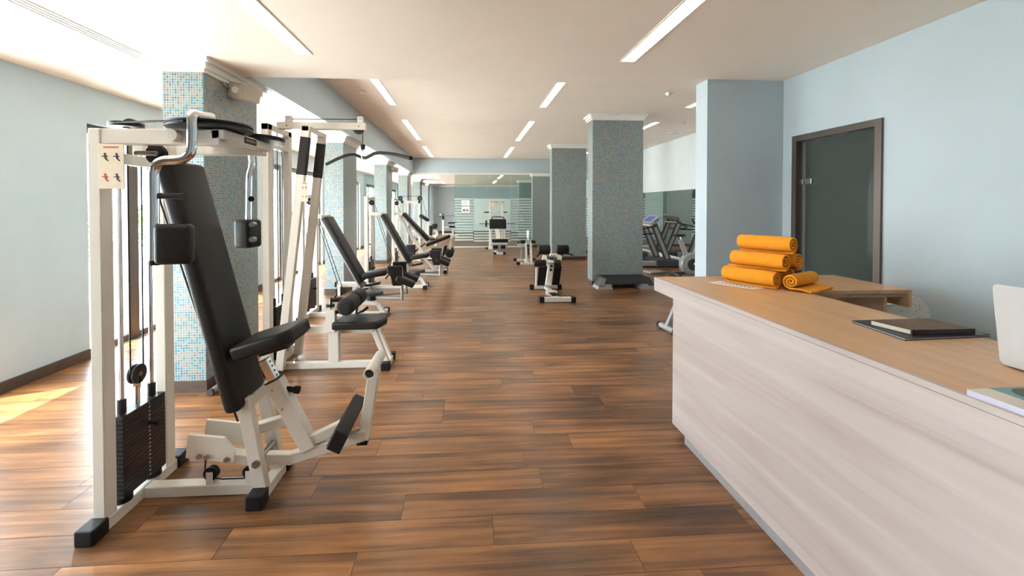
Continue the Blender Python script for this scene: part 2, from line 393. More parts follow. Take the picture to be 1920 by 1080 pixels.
# other walls
struct('wall_back', bx((XL - .2, YB - .2, 0), (XF + .2, YB, Z1)), 'wall_paint')
DR0, DR1, DRT = pX(1487, 400, XR).y, pX(1655, 400, XR).y, 2.27
DA, DB = DR1, DR0                        # door opening along the right wall
wr = MB(); wr.span((XR, YB, 0), (XR + .15, DA, Z1)); wr.span((XR, DB, 0), (XR + .15, YE - .21, Z1)); wr.span((XR, DA, DRT), (XR + .15, DB, Z1))
struct('wall_right', wr, 'wall_paint')
struct('wall_door_room', bx((XR + .6, DA - .6, 0), (XR + .7, DB + .1, Z1)), 'wall_paint')
struct('wall_end_of_desk_bay', bx((2.36, YE - .21, 0), (XF + .2, YE, Z1)), 'wall_paint')
struct('wall_far_right', bx((XF, YE, 0), (XF + .2, YZ + .1, Z2)), 'wall_white')
struct('wall_end', bx((XL - .2, YZ, 0), (XF + .2, YZ + .2, Z1)), 'wall_paint')
struct('baseboard_end', bx((XL, YZ - .02, 0), (XF, YZ, .1)), 'dark_wood')
struct('trim_end_cornice', bx((XL, YZ - .10, Z1 - .12), (XF, YZ, Z1)), 'cornice_white')
struct('baseboard_right', bx((XF - .015, 16.6, 0), (XF, YZ, .1)), 'dark_wood')
# outside terrace
struct('ground_terrace', bx((-40, -30, -.25), (XL - .22, 55, -.02)), 'terrace_stone')

# glass door in the right wall
d = thing('door_1', (XR, (DA + DB) / 2, 0), kind='structure')
fr = MB(); t = .055
fr.span((XR - .02, DA, 0), (XR + .12, DA + t, DRT)); fr.span((XR - .02, DB - t, 0), (XR + .12, DB, DRT)); fr.span((XR - .02, DA + t, DRT - t), (XR + .12, DB - t, DRT))
fr.build('door_frame', 'frame_bronze', d)
bx((XR + .05, DA + t, .01), (XR + .062, DB - t - .035, DRT - t - .004)).build('door_leaf', 'door_glass_dark', d)
h = MB(); h.box((XR + .044, DB - t - .075, 1.83), (.02, .09, .055), bevel=.006); h.box((XR + .03, DB - t - .02, 1.83), (.03, .04, .045), bevel=.004)
h.build('hinge', 'bolt_steel', d)
h = MB(); h.box((XR + .044, DB - t - .075, .28), (.02, .09, .055), bevel=.006); h.build('hinge', 'bolt_steel', d)

# mosaic pillars
def pillar(x0, x1, y0, y1, zt, cap=True, spk=None):
    r = thing('pillar', ((x0 + x1) / 2, (y0 + y1) / 2, 0), kind='structure')
    bx((x0, y0, .10), (x1, y1, zt)).build('shaft', 'mosaic_tiles', r)
    bx((x0 - .012, y0 - .012, 0), (x1 + .012, y1 + .012, .10)).build('plinth', 'dark_wood', r)
    c = MB()
    for k, (p, za, zb) in enumerate(((.022, zt - .115, zt - .085), (.045, zt - .085, zt - .035), (.075, zt - .035, zt))): c.span((x0 - p, y0 - p, za), (x1 + p, y1 + p, zb))
    c.build('capital', 'cornice_white', r)
    return r
for k in range(6): pillar(-2.58, -2.25, P0 + PIT * k, P0 + PIT * k + .92, Z1)
R0 = 8.36
for k, yk in enumerate((R0, R0 + 4.13, YP - .12, 20.75)): pillar(2.47, 3.50, yk, yk + .33, Z2 if k < 2 else Z1)

# strip lights
def strip_light(x, y0, y1, z, label, wd=.112):
    r = thing('ceiling_light', (x, (y0 + y1) / 2, z), label, 'ceiling light', 'strip lights in the ceilings')
    fr = MB(); t = .012
    fr.span((x - wd / 2 - t, y0 - t, z - .006), (x - wd / 2, y1 + t, z + .0)); fr.span((x + wd / 2, y0 - t, z - .006), (x + wd / 2 + t, y1 + t, z))
    fr.span((x - wd / 2, y0 - t, z - .006), (x + wd / 2, y0, z)); fr.span((x - wd / 2, y1, z - .006), (x + wd / 2, y1 + t, z))
    fr.build('light_frame', 'cornice_white', r)
    bx((x - wd / 2, y0, z - .004), (x + wd / 2, y1, z - .0005)).build('diffuser', 'lamp_diffuser', r)
LL = 2.72
ORD = ('first', 'second', 'third')
for x, side in ((-1.345, 'on the window machines side'), (1.375, 'on the pillar and desk side')):
    strip_light(x, 3.62 - LL, 3.62, Z1, 'strip light in the low ceiling before the reception desk, ' + side)
    for k in range(3): strip_light(x, 5.08 + 4.07 * k, 5.08 + 4.07 * k + LL, Z2, ORD[k] + ' strip light from the desk in the raised ceiling, ' + side)
    strip_light(x, 17.3, 19.6, Z1, 'strip light just behind the glass partition, ' + side); strip_light(x, 21.2, 23.4, Z1, 'strip light close to the end wall behind the glass, ' + side)
strip_light(4.06, 5.6, 7.66, Z2, 'strip light over the mirror bay next to the desk bay wall'); strip_light(4.09, 9.05, 10.65, Z2, 'strip light over the mirror bay beside the wide mosaic pillar'); strip_light(4.09, 12.6, 14.6, Z2, 'strip light over the treadmills deep in the mirror bay')

# ------------------------------------------------------------------ reception desk
DH = 1.06
XD0, XD1 = 1.41, 2.11
YD0, YD1 = .45, 3.15
desk = thing('reception_desk', (1.8, 1.9, 0), 'L-shaped reception desk with pale wood front and warm maple top', 'desk')
t = MB(); t.prism([(XD0 + .016, YD0, DH - .022), (XD1, YD0, DH - .022), (XD1, 2.56, DH - .022), (2.85, 2.56, DH - .022), (2.85, YD1, DH - .022), (XD0 + .016, YD1, DH - .022)], (0, 0, .022)); t.build('worktop', 'desk_top_maple', desk)
bx((XD0, YD0, DH - .022), (XD0 + .0155, YD1, DH)).build('edge_band', 'desk_pale', desk)
f = MB(); f.span((XD0, YD0, DH - .10), (XD0 + .03, YD1, DH - .0235)); f.build('fascia', 'desk_pale', desk)
f = MB(); f.span((XD0 + .03, YD1 - .03, DH - .10), (2.11, YD1, DH - .0235)); f.build('end_fascia', 'desk_pale', desk)
bx((XD0 + .03, YD0, DH - .10), (XD1, YD1 - .03, DH - .098)).build('soffit', 'desk_pale', desk)
bx((1.445, YD0 + .02, .058), (1.475, 2.92, DH - .10)).build('front_panel', 'desk_pale', desk)
bx((1.475, 2.89, .058), (2.09, 2.92, DH - .10)).build('end_panel', 'desk_pale', desk)
bx((1.452, YD0 + .05, 0), (1.47, 2.76, .058)).build('plinth', 'silver_paint', desk)
bx((1.47, 2.742, 0), (2.05, 2.76, .058)).build('plinth', 'silver_paint', desk)
# the cabinet under the short leg of the desk
bx((2.70, 2.60, .02), (2.722, 3.12, DH - .022)).build('side_panel', 'desk_top_maple', desk)
bx((2.11, 3.10, .02), (2.70, 3.12, DH - .022)).build('back_panel', 'desk_inside', desk)
bx((2.11, 2.66, .55), (2.70, 3.10, .572)).build('shelf', 'desk_inside', desk)
bx((2.11, 2.62, 0), (2.70, 3.10, .02)).build('base_board', 'desk_inside', desk)
bx((2.828, 2.56, DH - .115), (2.85, 2.90, DH - .0225)).build('apron', 'desk_top_maple', desk)
bx((2.12, 2.58, DH - .05), (2.828, 2.60, DH - .0225)).build('front_rail', 'desk_top_maple', desk)

# speckled chair tucked beside the desk
ch = thing('office_chair', (2.93, 2.8, 0), 'white speckled plastic chair standing behind the desk by the wall', 'chair')
yb, xa0, xa1 = 2.662, 2.735, 3.105
pts = [(xa0, .70), (xa0, .936), (2.862, .936), (2.866, .998), (2.93, 1.0)] + [(xa1 - .15 + .15 * math.sin(i / 8 * PI / 2), .86 + .135 * math.cos(i / 8 * PI / 2)) for i in range(9)] + [(xa1 - .03, .70)]
s = MB(); s.prism([(x, yb, z) for x, z in pts], (0, .020, 0)); bk = s.build('backrest', 'speckled_plastic', ch)
mo = bk.modifiers.new('round', 'BEVEL'); mo.width = .006; mo.segments = 2
MB().box((2.92, 2.86, .66), (.34, .36, .025), bevel=.01).build('seat', 'speckled_plastic', ch, True)
for sx in (-.13, .13):
    MB().tube([(2.92 + sx, 3.0, .0), (2.92 + sx, 2.98, .65)], .011).build('leg', 'chrome', ch, True)
    MB().tube([(2.92 + sx, 2.64, .0), (2.92 + sx, 2.695, .64), (2.92 + sx, 2.694, .80)], .011).build('leg', 'chrome', ch, True)

# ---- things on the desk
def spiral_roll(p0, p1, r, turns=2.6, th=.011, tail=0.0, seed=0):
    """a towel rolled up: a spiral strip swept from p0 to p1, with its own thickness"""
    rnd = random.Random(seed); p0, p1 = V(p0), V(p1); ax = (p1 - p0).normalized(); up = V((0, 0, 1)); sd = ax.cross(up).normalized()
    n = 64; r0 = .010; prof = []
    for i in range(n + 1):
        a = -PI / 2 + (i / n - 1) * turns * 2 * PI; rr = r0 + (r - r0) * (i / n)
        prof.append((math.cos(a) * rr, math.sin(a) * rr, a))
    outer = [(x, z) for x, z, a in prof]; inner = [(x - math.cos(a) * th * .9, z - math.sin(a) * th * .9) for x, z, a in prof]
    if tail:
        m_ = 7
        for k in range(1, m_ + 1):
            q = k / m_; outer.append((tail * q, -r + .014 * math.sin(q * 5) * q * .4)); inner.append((tail * q, -r + th * .8 + .014 * math.sin(q * 5) * q * .4))
    bm = bmesh.new(); L = (p1 - p0).length; secs = 9; O, I = [], []
    for j in range(secs):
        u = j / (secs - 1); e = min(u, 1 - u) * 8; sh = 1 - .05 * max(0, 1 - e) ** 2; c = p0.lerp(p1, u)
        wob = [1 + .012 * math.sin(3 * u * 5 + k * .5 + seed) for k in range(len(outer))]
        O.append([bm.verts.new(c + sd * x * sh * wb + up * z * sh) for (x, z), wb in zip(outer, wob)])
        I.append([bm.verts.new(c + sd * x * sh + up * z * sh) for x, z in inner])
    m_ = len(outer)
    for j in range(secs - 1):
        for k in range(m_ - 1):
            bm.faces.new((O[j][k], O[j][k + 1], O[j + 1][k + 1], O[j + 1][k])); bm.faces.new((I[j][k + 1], I[j][k], I[j + 1][k], I[j + 1][k + 1]))
        bm.faces.new((O[j][m_ - 1], I[j][m_ - 1], I[j + 1][m_ - 1], O[j + 1][m_ - 1])); bm.faces.new((I[j][0], O[j][0], O[j + 1][0], I[j + 1][0]))
    for j in (0, secs - 1):
        for k in range(m_ - 1): bm.faces.new((O[j][k], I[j][k], I[j][k + 1], O[j][k + 1]) if j == 0 else (O[j][k + 1], I[j][k + 1], I[j][k], O[j][k]))
    b = MB(); b.bm.free(); b.bm = bm
    return b
TR = .062
a = pZ(1356, 528, DH); b_ = pZ(1453, 544, DH); ax = (b_ - a).normalized(); ln = (b_ - a).length
bk = V((-ax.y, ax.x, 0)); bk = bk if bk.y > 0 else -bk
def towel(shift_back, lift, along, label, seed):
    o = a + bk * shift_back + V((0, 0, lift)) + ax * along
    r = thing('rolled_towel', o + ax * ln / 2, label, 'towel', 'rolled towels on the desk')
    spiral_roll(o + V((0, 0, TR + .002)), o + ax * ln + V((0, 0, TR + .002)), TR, seed=seed).build('roll', 'towel_orange', r, True)
    return r
dz = .110
towel(.02, 0, 0, 'rolled orange towel in the lowest row of the pile, lying on the paper', 1)
towel(.15, 0, -.05, 'rolled orange towel in the lowest row, hidden in the middle of the pile', 2)
towel(.28, 0, -.06, 'rolled orange towel in the lowest row, at the door side of the pile', 3)
towel(.085, dz, .02, 'rolled orange towel of the second row, above the lowest one on the paper', 4)
towel(.215, dz, .03, 'rolled orange towel of the second row, on the door side of the pile', 5)
towel(.15, 2 * dz, .03, 'rolled orange towel alone on top of the towel pile', 6)
c0, c1 = pZ(1482, 546, DH), pZ(1540, 533, DH)
ax2 = (c1 - c0).normalized(); c1 = c0 + ax2 * .31
r = thing('loose_towel', (c0 + c1) / 2, 'half unrolled orange towel lying apart beside the towel pile', 'towel', 'rolled towels on the desk')
spiral_roll(c0 + V((0, 0, .061)), c1 + V((0, 0, .061)), .052, 2.4, .013, tail=.12, seed=9).build('roll', 'towel_orange', r, True)
# paper with print under the towels
q = [pZ(1328, 530, DH), pZ(1352, 527, DH), pZ(1437, 540, DH), pZ(1411, 543, DH)]
b = MB(); b.prism([p + V((0, 0, .0008)) for p in q], (0, 0, .0008)); sheet = b.build('paper_notice', 'paper_white'); top(sheet, 'printed white paper sheet lying under the orange towels', 'paper')
for k in range(2):
    s0, s1 = q[0].lerp(q[1], .3 + .3 * k), q[3].lerp(q[2], .3 + .3 * k)
    b = MB()
    for j in range(9):
        u = .12 + .085 * j; p = s0.lerp(s1, u); e = s0.lerp(s1, u + .05); wd = (q[1] - q[0]) * .09
        b.prism([p + V((0, 0, .0017)), e + V((0, 0, .0017)), e + wd + V((0, 0, .0017)), p + wd + V((0, 0, .0017))], (0, 0, .0003))
    b.build('print_line', 'ink_black', sheet)
# folder and notebook
def slab_on(pts, z0, h): b = MB(); b.prism([V((p.x, p.y, z0)) for p in pts], (0, 0, h)); return b
fq = [pZ(1597, 605, DH), pZ(1738, 601, DH), pZ(1857, 632, DH), pZ(1696, 639, DH)]
fo = thing('folder', sum(fq, V()) / 4, 'thin black document folder lying under the notebook', 'folder')
slab_on(fq, DH, .003).build('lower_cover', 'folder_black', fo); slab_on([p.lerp(sum(fq, V()) / 4, .02) for p in fq], DH + .003, .005).build('sheets', 'folder_sheets', fo); slab_on(fq, DH + .008, .003).build('upper_cover', 'folder_black', fo)
nz_ = DH + .011
nq = [pZ(1631, 601, nz_ + .02), pZ(1745, 599, nz_ + .02), pZ(1825, 617, nz_ + .02), pZ(1707, 619, nz_ + .02)]
nb = thing('notebook', sum(nq, V()) / 4, 'thick brown covered notebook with black spine on the folder', 'notebook')
slab_on(nq, nz_, .003).build('back_cover', 'folder_black', nb); ctr = sum(nq, V()) / 4
slab_on([p.lerp(ctr, .03) for p in nq], nz_ + .003, .017).build('pages', 'notebook_pages', nb); slab_on(nq, nz_ + .02, .003).build('front_cover', 'notebook_cover', nb)
sp = (nq[3] - nq[2]).normalized(); nn = (nq[3] - nq[0]).normalized()
slab_on([nq[3], nq[2], nq[2] + nn * .006, nq[3] + nn * .006], nz_, .023).build('spine', 'folder_black', nb)
# laptop seen from behind its open lid
lp = thing('laptop', (1.9, 1.16, DH), 'open white laptop with its lid back towards the room', 'laptop')
LY0, LY1 = .99, 1.325
def lidpt(u, v): return V((1.797 - .13 * v, LY1 + (LY0 - LY1) * u, DH + .006 + v))
LH = .272; rr_ = .016; ol = []
for (cu, cv, a0) in ((1, 0, -90), (1, 1, 0), (0, 1, 90), (0, 0, 180)):
    for k in range(5):
        an = math.radians(a0 + k * 22.5); ol.append(((LY1 - LY0 - 2 * rr_) * cu + rr_ + rr_ * math.cos(an), (LH - 2 * rr_) * cv + rr_ + rr_ * math.sin(an)))
b = MB(); b.prism([lidpt(u / (LY1 - LY0), v) for u, v in ol], (.009, 0, .001)); lid = b.build('lid', 'laptop_white', lp); mo = lid.modifiers.new('round', 'BEVEL'); mo.width = .003; mo.segments = 2
b = MB(); b.prism([lidpt(.05, .03) + V((.0092, 0, .001)), lidpt(.95, .03) + V((.0092, 0, .001)), lidpt(.95, .255) + V((.0092, 0, .001)), lidpt(.05, .255) + V((.0092, 0, .001))], (.0008, 0, 0)); b.build('screen', 'dark_plastic', lp)
MB().box((1.922, (LY0 + LY1) / 2, DH + .0095), (.232, LY1 - LY0, .015), bevel=.005).build('base', 'laptop_white', lp)
bx((1.83, LY0 + .03, DH + .0171), (1.93, LY1 - .03, DH + .018)).build('keyboard', 'dark_plastic', lp); bx((1.95, 1.11, DH + .0171), (2.02, 1.21, DH + .0175)).build('touchpad', 'silver_paint', lp)
# magazine
m0 = V((1.422, 1.122, DH)); mx_ = V((1, .02, 0)).normalized(); my_ = V((.02, -1, 0)).normalized()
mg = thing('magazine', m0 + mx_ * .1 + my_ * .13, 'glossy magazine with a portrait cover near the desk edge', 'magazine')
def mq(u0, u1, v0, v1): return [m0 + mx_ * u0 + my_ * v0, m0 + mx_ * u1 + my_ * v0, m0 + mx_ * u1 + my_ * v1, m0 + mx_ * u0 + my_ * v1]
slab_on(mq(0, .21, 0, .28), DH, .015).build('pages', 'folder_sheets', mg); slab_on(mq(0, .21, 0, .28), DH + .015, .0012).build('cover', 'print_cream', mg)
zz = DH + .0164
slab_on(mq(.07, .21, .0, .12), zz, .0004).build('cover_print', 'print_teal', mg)
def blob(u, v, ru, rv, dz_, name, mt_):
    slab_on([m0 + mx_ * (u + ru * math.cos(k * PI / 10)) + my_ * (v + rv * math.sin(k * PI / 10)) for k in range(20)], zz + dz_, .0004).build(name, mt_, mg)
blob(.145, .055, .05, .045, .0005, 'hair_print', 'print_hair'); blob(.152, .075, .038, .04, .001, 'face_print', 'print_skin'); blob(.17, .045, .03, .025, .0015, 'fringe_print', 'print_hair')

# ------------------------------------------------------------------ fixtures
# mirror on the far right wall
mr = thing('wall_mirror', (XF - .006, 10.3, 1.1), 'wide frameless mirror fixed along the wall behind the treadmill', 'mirror')
for k in range(4):
    a = 4.4 + k * 2.98
    bx((XF - .010, a + .002, .22), (XF - .002, a + 2.976, 2.02)).build('mirror_panel', 'mirror_glass', mr)

# glass partition at the end of the hall
gp = thing('partition_glass', (0, YP + .1, 0), kind='structure')
gx = [pY(852, 400, YP).x, pY(888, 400, YP).x, pY(958, 400, YP).x, 2.46]
yg = YP + .10
def pane(x0, x1, z1=Z1 - .05): bx((x0 + .004, yg - .005, .03), (x1 - .004, yg + .005, z1)).build('pane', 'partition_glass', gp)
for a, b in zip(gx, gx[1:]): pane(a, b)
for a, b in ((XL + .01, -3.28), (-3.28, -2.60), (3.52, 4.58), (4.58, XF - .01)): pane(a, b)
bx((gx[0], yg - .02, 0), (gx[-1], yg + .02, .03)).build('floor_rail', 'cornice_white', gp)
bx((XL, yg - .02, 0), (-2.60, yg + .02, .03)).build('floor_rail', 'cornice_white', gp)
bx((3.52, yg - .02, 0), (XF, yg + .02, .03)).build('floor_rail', 'cornice_white', gp)
bx((-2.25, yg - .03, .0), (-2.19, yg + .03, Z1 - .04)).build('jamb', 'cornice_white', gp)
MB().box((gx[0] + .03, yg, 2.30), (.12, .03, .05), bevel=.004).build('hinge', 'bolt_steel', gp)
n_st = 16
for (a, b) in ((gx[0], gx[1]), (gx[2], gx[3]), (XL + .02, -2.62), (3.54, XF - .02)):
    for k in range(n_st):
        z = .26 + k * .105
        bx((a + .012, yg - .009, z), (b - .012, yg - .0055, z + .06)).build('frosted_stripe', 'frosted_film', gp)
# the wide pane: one frosted field with clear gaps towards its foot
bx((gx[1] + .012, yg - .009, .64), (gx[2] - .012, yg - .0055, 1.88)).build('frosted_field', 'frosted_film', gp)
for k in range(4): bx((gx[1] + .012, yg - .009, .22 + k * .105), (gx[2] - .012, yg - .0055, .28 + k * .105)).build('frosted_stripe', 'frosted_film', gp)
# line drawing of a swimmer on the frosted pane beside the pillar
def wpt(x, y): p = pY(x, y, yg - .012); return V((p.x, p.y, p.z))
d1 = MB().tube([wpt(*p) for p in ((975, 412), (980, 405), (985, 402), (990, 403), (994, 405))], .012, 6, 1).tube([wpt(*p) for p in ((975, 417), (978, 422), (982, 415), (981, 410), (976, 412))], .010, 6, 1).tube([wpt(*p) for p in ((974, 392), (978, 386), (976, 395))], .008, 6, 1)
d1.build('figure_drawing', 'frosted_film', gp)
# notices on the glass
for k, (y0, y1, nm, lb) in enumerate(((375, 386, 'paper_notice', 'plain white notice sheet taped to the glass door, upper of two'), (387.5, 398.5, 'paper_notice', 'white notice sheet with red and black pictograms on the glass door'))):
    a, b = pY(865.5, y0, yg - .011), pY(880.5, y1, yg - .011)
    s = bx((a.x, yg - .0135, b.z), (b.x, yg - .0115, a.z)).build(nm, 'paper_white'); top(s, lb, 'notice')
    w_ = b.x - a.x
    if k == 0:
        for j in range(5): bx((a.x + .05, yg - .0142, a.z - .05 - j * .03), (b.x - .06 - .03 * (j % 2), yg - .0136, a.z - .044 - j * .03)).build('print_line', 'grey_plastic', s)
    else:
        for (u, mt_) in ((.3, 'ink_black'), (.7, 'ink_red')):
            cx_, cz_ = a.x + w_ * u, (a.z * .38 + b.z * .62)
            q = MB(); q.tube([(cx_ + .04 * math.cos(i * PI / 8), yg - .0145, cz_ + .04 * math.sin(i * PI / 8)) for i in range(17)], .008, 6)
            q.beam((cx_ - .03, yg - .0145, cz_ - .03), (cx_ + .03, yg - .0145, cz_ + .03), .004, .016)
            q.beam((cx_ - .03, yg - .0145, cz_ + .03), (cx_ + .03, yg - .0145, cz_ - .03), .004, .012)
            q.build('pictogram', mt_, s)

# loudspeakers on the pillars
def speaker(x, y, z, label):
    r = thing('wall_speaker', (x, y, z), label, 'speaker', 'loudspeakers on the pillars')
    R = Euler((0, math.radians(14), math.radians(-18))).to_matrix()
    MB().box((x + .10, y, z), (.17, .24, .155), R, .03, 3).build('cabinet', 'beige_plastic', r, True)
    MB().box((x + .10 + (R @ V((.09, 0, 0))).x, y + (R @ V((.09, 0, 0))).y, z + (R @ V((.09, 0, 0))).z), (.012, .21, .13), R, .004, 1).build('grille', 'beige_plastic', r)
    MB().cyl((x, y, z + .02), (x + .05, y, z + .01), .022).build('bracket', 'beige_plastic', r, True)
    MB().cyl((x + .085, y - .135, z), (x + .085, y - .10, z), .032).build('pivot_cap', 'cornice_white', r, True)
    MB().tube([(x + .02, y - .10, z + .03), (x + .012, y - .16, z + .03), (x + .012, y - .20, z + .05)], .006, 8, 2).build('cable', 'beige_plastic', r, True)
p = pX(463, 175, -2.12)
speaker(-2.245, p.y, p.z, 'beige loudspeaker on the mosaic pillar beside the chest machine')
speaker(-2.245, P0 + 2 * PIT + .55, p.z - .03, 'small beige loudspeaker on the third mosaic pillar from the desk')
speaker(-2.245, P0 + 4 * PIT + .5, p.z - .03, 'small beige loudspeaker on a pillar behind the glass wall')

# smoke detectors
def detector(x, y, z, label):
    r = thing('smoke_detector', (x, y, z), label, 'smoke detector', 'smoke detectors on the ceilings')
    MB().cyl((x, y, z), (x, y, z - .022), .055, 24, bevel=.004).build('base', 'cornice_white', r, True)
    MB().cyl((x, y, z - .022), (x, y, z - .05), .042, 24, r2=.030).build('sensor', 'cornice_white', r, True)
for (px_, py_, z, lb) in ((680, 171, Z2, 'round white smoke detector on the raised ceiling beside the long side beam'), (1254, 174, Z2, 'round white smoke detector on the raised ceiling in front of the wide pillar'), (781, 289, Z2, 'round white smoke detector near the glass partition, by the side beam'), (1281, 230, Z2, 'round sprinkler-like detector above the treadmill area')):
    p = pZ(px_, py_, z); detector(p.x, p.y, z, lb)
for (px_, py_, lb) in ((910, 331, 'smoke detector behind the glass partition, close to the glass'), (898, 341.5, 'smoke detector behind the glass partition, near the end wall')):
    p = pZ(px_, py_, Z1); detector(p.x, p.y, Z1, lb)
# ceiling air slots above the windows
def slot(y0, y1, label):
    r = thing('air_slot', (-2.74, (y0 + y1) / 2, Z1), label, 'air vent', 'slot air vents in the window side ceiling')
    fr = MB()
    for k in range(4): fr.span((-2.80 + k * .036, y0, Z1 - .006), (-2.80 + k * .036 + .018, y1, Z1 - .0002))
    fr.build('slot_bars', 'cornice_white', r)
    bx((-2.80, y0, Z1 - .0015), (-2.674, y1, Z1 - .0001)).build('slot_back', 'grey_plastic', r)
slot(-1.5, 4.6, 'long slot air vent in the ceiling by the window and chest machine'); slot(5.0, 16.0, 'long slot air vent in the ceiling between windows and pillars')
p = pZ(1268, 249, Z2)
r = thing('ceiling_vent', (p.x, p.y, Z2), 'square white ceiling air vent near the mirror wall', 'air vent')
for k in range(4):
    s_ = .19 - k * .045; f_ = MB()
    for sx in (-1, 1): f_.span((p.x + sx * s_ - .009, p.y - s_, Z2 - .012), (p.x + sx * s_ + .009, p.y + s_, Z2 - .0005)); f_.span((p.x - s_, p.y + sx * s_ - .009, Z2 - .012), (p.x + s_, p.y + sx * s_ + .009, Z2 - .0005))
    f_.build('louvre', 'cornice_white', r)
bx((p.x - .18, p.y - .18, Z2 - .002), (p.x + .18, p.y + .18, Z2 - .0003)).build('vent_back', 'grey_plastic', r)
p = pX(565, 291, XL)
r = thing('motion_sensor', (XL, p.y, p.z), 'small white motion sensor box on the wall above the windows', 'sensor')
MB().box((XL + .02, p.y, p.z), (.04, .11, .08), bevel=.008).build('housing', 'cornice_white', r); MB().cyl((XL + .038, p.y, p.z), (XL + .048, p.y, p.z), .022).build('lens', 'beige_plastic', r, True)

# ------------------------------------------------------------------ gym machines
def caps(root, pts, size, mt_='black_rubber'):
    for p in pts: MB().box(p, size, bevel=.008).build('foot_cap', mt_, root)
def pulley(root, c, axis, r=.05, w=.022, bracket=None, mt_='black_iron'):
    c, axis = V(c), V(axis).normalized()
    b = MB(); b.cyl(c - axis * w / 2, c - axis * w * .18, r, 24); b.cyl(c + axis * w * .18, c + axis * w / 2, r, 24); b.cyl(c - axis * w * .2, c + axis * w * .2, r * .86, 24)
    o = b.build('pulley', mt_, root, True)
    MB().cyl(c - axis * (w / 2 + .006), c + axis * (w / 2 + .006), r * .24, 12).build('axle', 'bolt_steel', o, True)
    return o
def knob(root, p0, p1, r=.022):
    p0, p1 = V(p0), V(p1); b = MB(); b.cyl(p0, p0.lerp(p1, .6), r * .7, 14); b.cyl(p0.lerp(p1, .6), p1, r, 14, bevel=.003); b.build('knob', 'black_rubber', root, True)
def bolts(root, pts, axis, r=.014):
    for p in pts: p = V(p); MB().cyl(p, p + V(axis) * .012, r, 12).build('bolt', 'bolt_steel', root, True)
def stack(root, x, y0, y1, z0, n, ph, wx, rods, ztop, numbers=True):
    for k in range(n): bx((x - wx / 2, y0, z0 + k * ph), (x + wx / 2, y1, z0 + (k + 1) * ph - .0035)).build('weight_plate', 'black_iron', root)
    zt = z0 + n * ph
    for y in rods:
        MB().cyl((x, y, z0 - .03), (x, y, ztop), .011, 14).build('guide_rod', 'chrome', root, True)
        MB().cyl((x, y, zt), (x, y, zt + .075), .020, 16).build('rod_collar', 'black_iron', root, True)
        MB().cyl((x, y, z0 - .03), (x, y, z0 - .001), .042, 20).build('rubber_buffer', 'black_rubber', root, True)
    ym = (y0 + y1) / 2
    if numbers:
        txt = '\n'.join(str(5 * (k + 1)) for k in range(n))
        text_mesh('weight_numbers', txt, ph * .62, (x + wx / 2 + .0006, ym + .03, z0 + n * ph / 2), Matrix(((0, 0, 1), (1, 0, 0), (0, 1, 0))), 'number_white', root, .0003, spacing=1 / .62 * .98)
    knob(root, (x + wx / 2, ym + .03, zt - 5.5 * ph), (x + wx / 2 + .05, ym + .03, zt - 5.5 * ph), .014)
    return zt
def pad(root, name, a, b, width, th, Yc, r=.022, side=1):
    """upholstered pad: a to b is the middle line of its front face in the XZ plane"""
    a, b = V(a), V(b); a.y = b.y = Yc; d = (b - a).normalized(); n = V((d.z, 0, -d.x)) * side; n = n if n.x > 0 or (abs(n.x) < .05 and n.z > 0) else -n
    R = Matrix((n, V((0, 1, 0)), n.cross(V((0, 1, 0))))).transposed()
    MB().box((a + b) / 2 - n * th / 2, (th, width, (b - a).length), R, r, 3).build(name, 'black_leather', root, True)
    return n
def placard(root, c, w_, h_, name='instruction_card'):
    """cream instruction card facing the camera side, with small figures printed on it"""
    c = V(c); o = MB().box(c, (w_, .004, h_), bevel=.001).build(name, 'cream_card', root)
    for k, (u, v) in enumerate(((-.24, .2), (.22, .2), (-.24, -.26), (.22, -.26))):
        q = c + V((u * w_, -.0025, v * h_)); s_ = w_ * .16; b = MB()
        b.cyl(q + V((0, 0, s_ * .9)), q + V((0, -.0006, s_ * .9)), s_ * .3, 10); b.beam(q + V((0, 0, s_ * .6)), q + V((s_ * .2, 0, -s_ * .4)), .001, s_ * .5, bevel=0); b.beam(q + V((-s_ * .8, 0, s_ * .3)), q + V((s_ * .7, 0, s_ * .3)), .001, s_ * .25, bevel=0); b.beam(q + V((s_ * .2, 0, -s_ * .4)), q + V((s_ * .8, 0, -s_ * .9)), .001, s_ * .3, bevel=0)
        b.build('figure_print', 'ink_red' if k == 2 else 'ink_black', o)
    MB().beam(c + V((-w_ * .3, -.0025, h_ * .43)), c + V((w_ * .3, -.0025, h_ * .43)), .001, h_ * .03, bevel=0).build('title_print', 'ink_red', o)
    return o
Yv = (0, 1, 0)

# ---- A: chest (pec deck) machine
A = thing('chest_machine', (-1.5, 2.45, 0), 'white chest press machine with tall black backrest and chrome arms beside the window', 'gym machine', 'strength machines along the window side')
xa = -1.80
tf = MB()
tf.span((xa - .028, 2.18, .06), (xa + .028, 2.255, 1.975), .004)
tf.build('upright', 'white_steel', A)
tf = MB(); tf.span((xa - .028, 2.61, .06), (xa + .028, 2.685, 1.975), .004); tf.build('upright', 'white_steel', A)
bx((xa - .03, 2.14, .0), (xa + .03, 2.73, .062), .004).build('tower_base', 'white_steel', A)
caps(A, [(xa, 2.14, .038), (xa, 2.745, .038)], (.085, .10, .076))
bx((xa + .03, 2.425, .0), (-1.15, 2.495, .06), .004).build('base_beam', 'white_steel', A)
bx((-1.155, 2.34, 0), (-1.095, 2.64, .06), .004).build('front_base', 'white_steel', A)
caps(A, [(-1.125, 2.33, .038), (-1.125, 2.665, .038)], (.085, .09, .078))
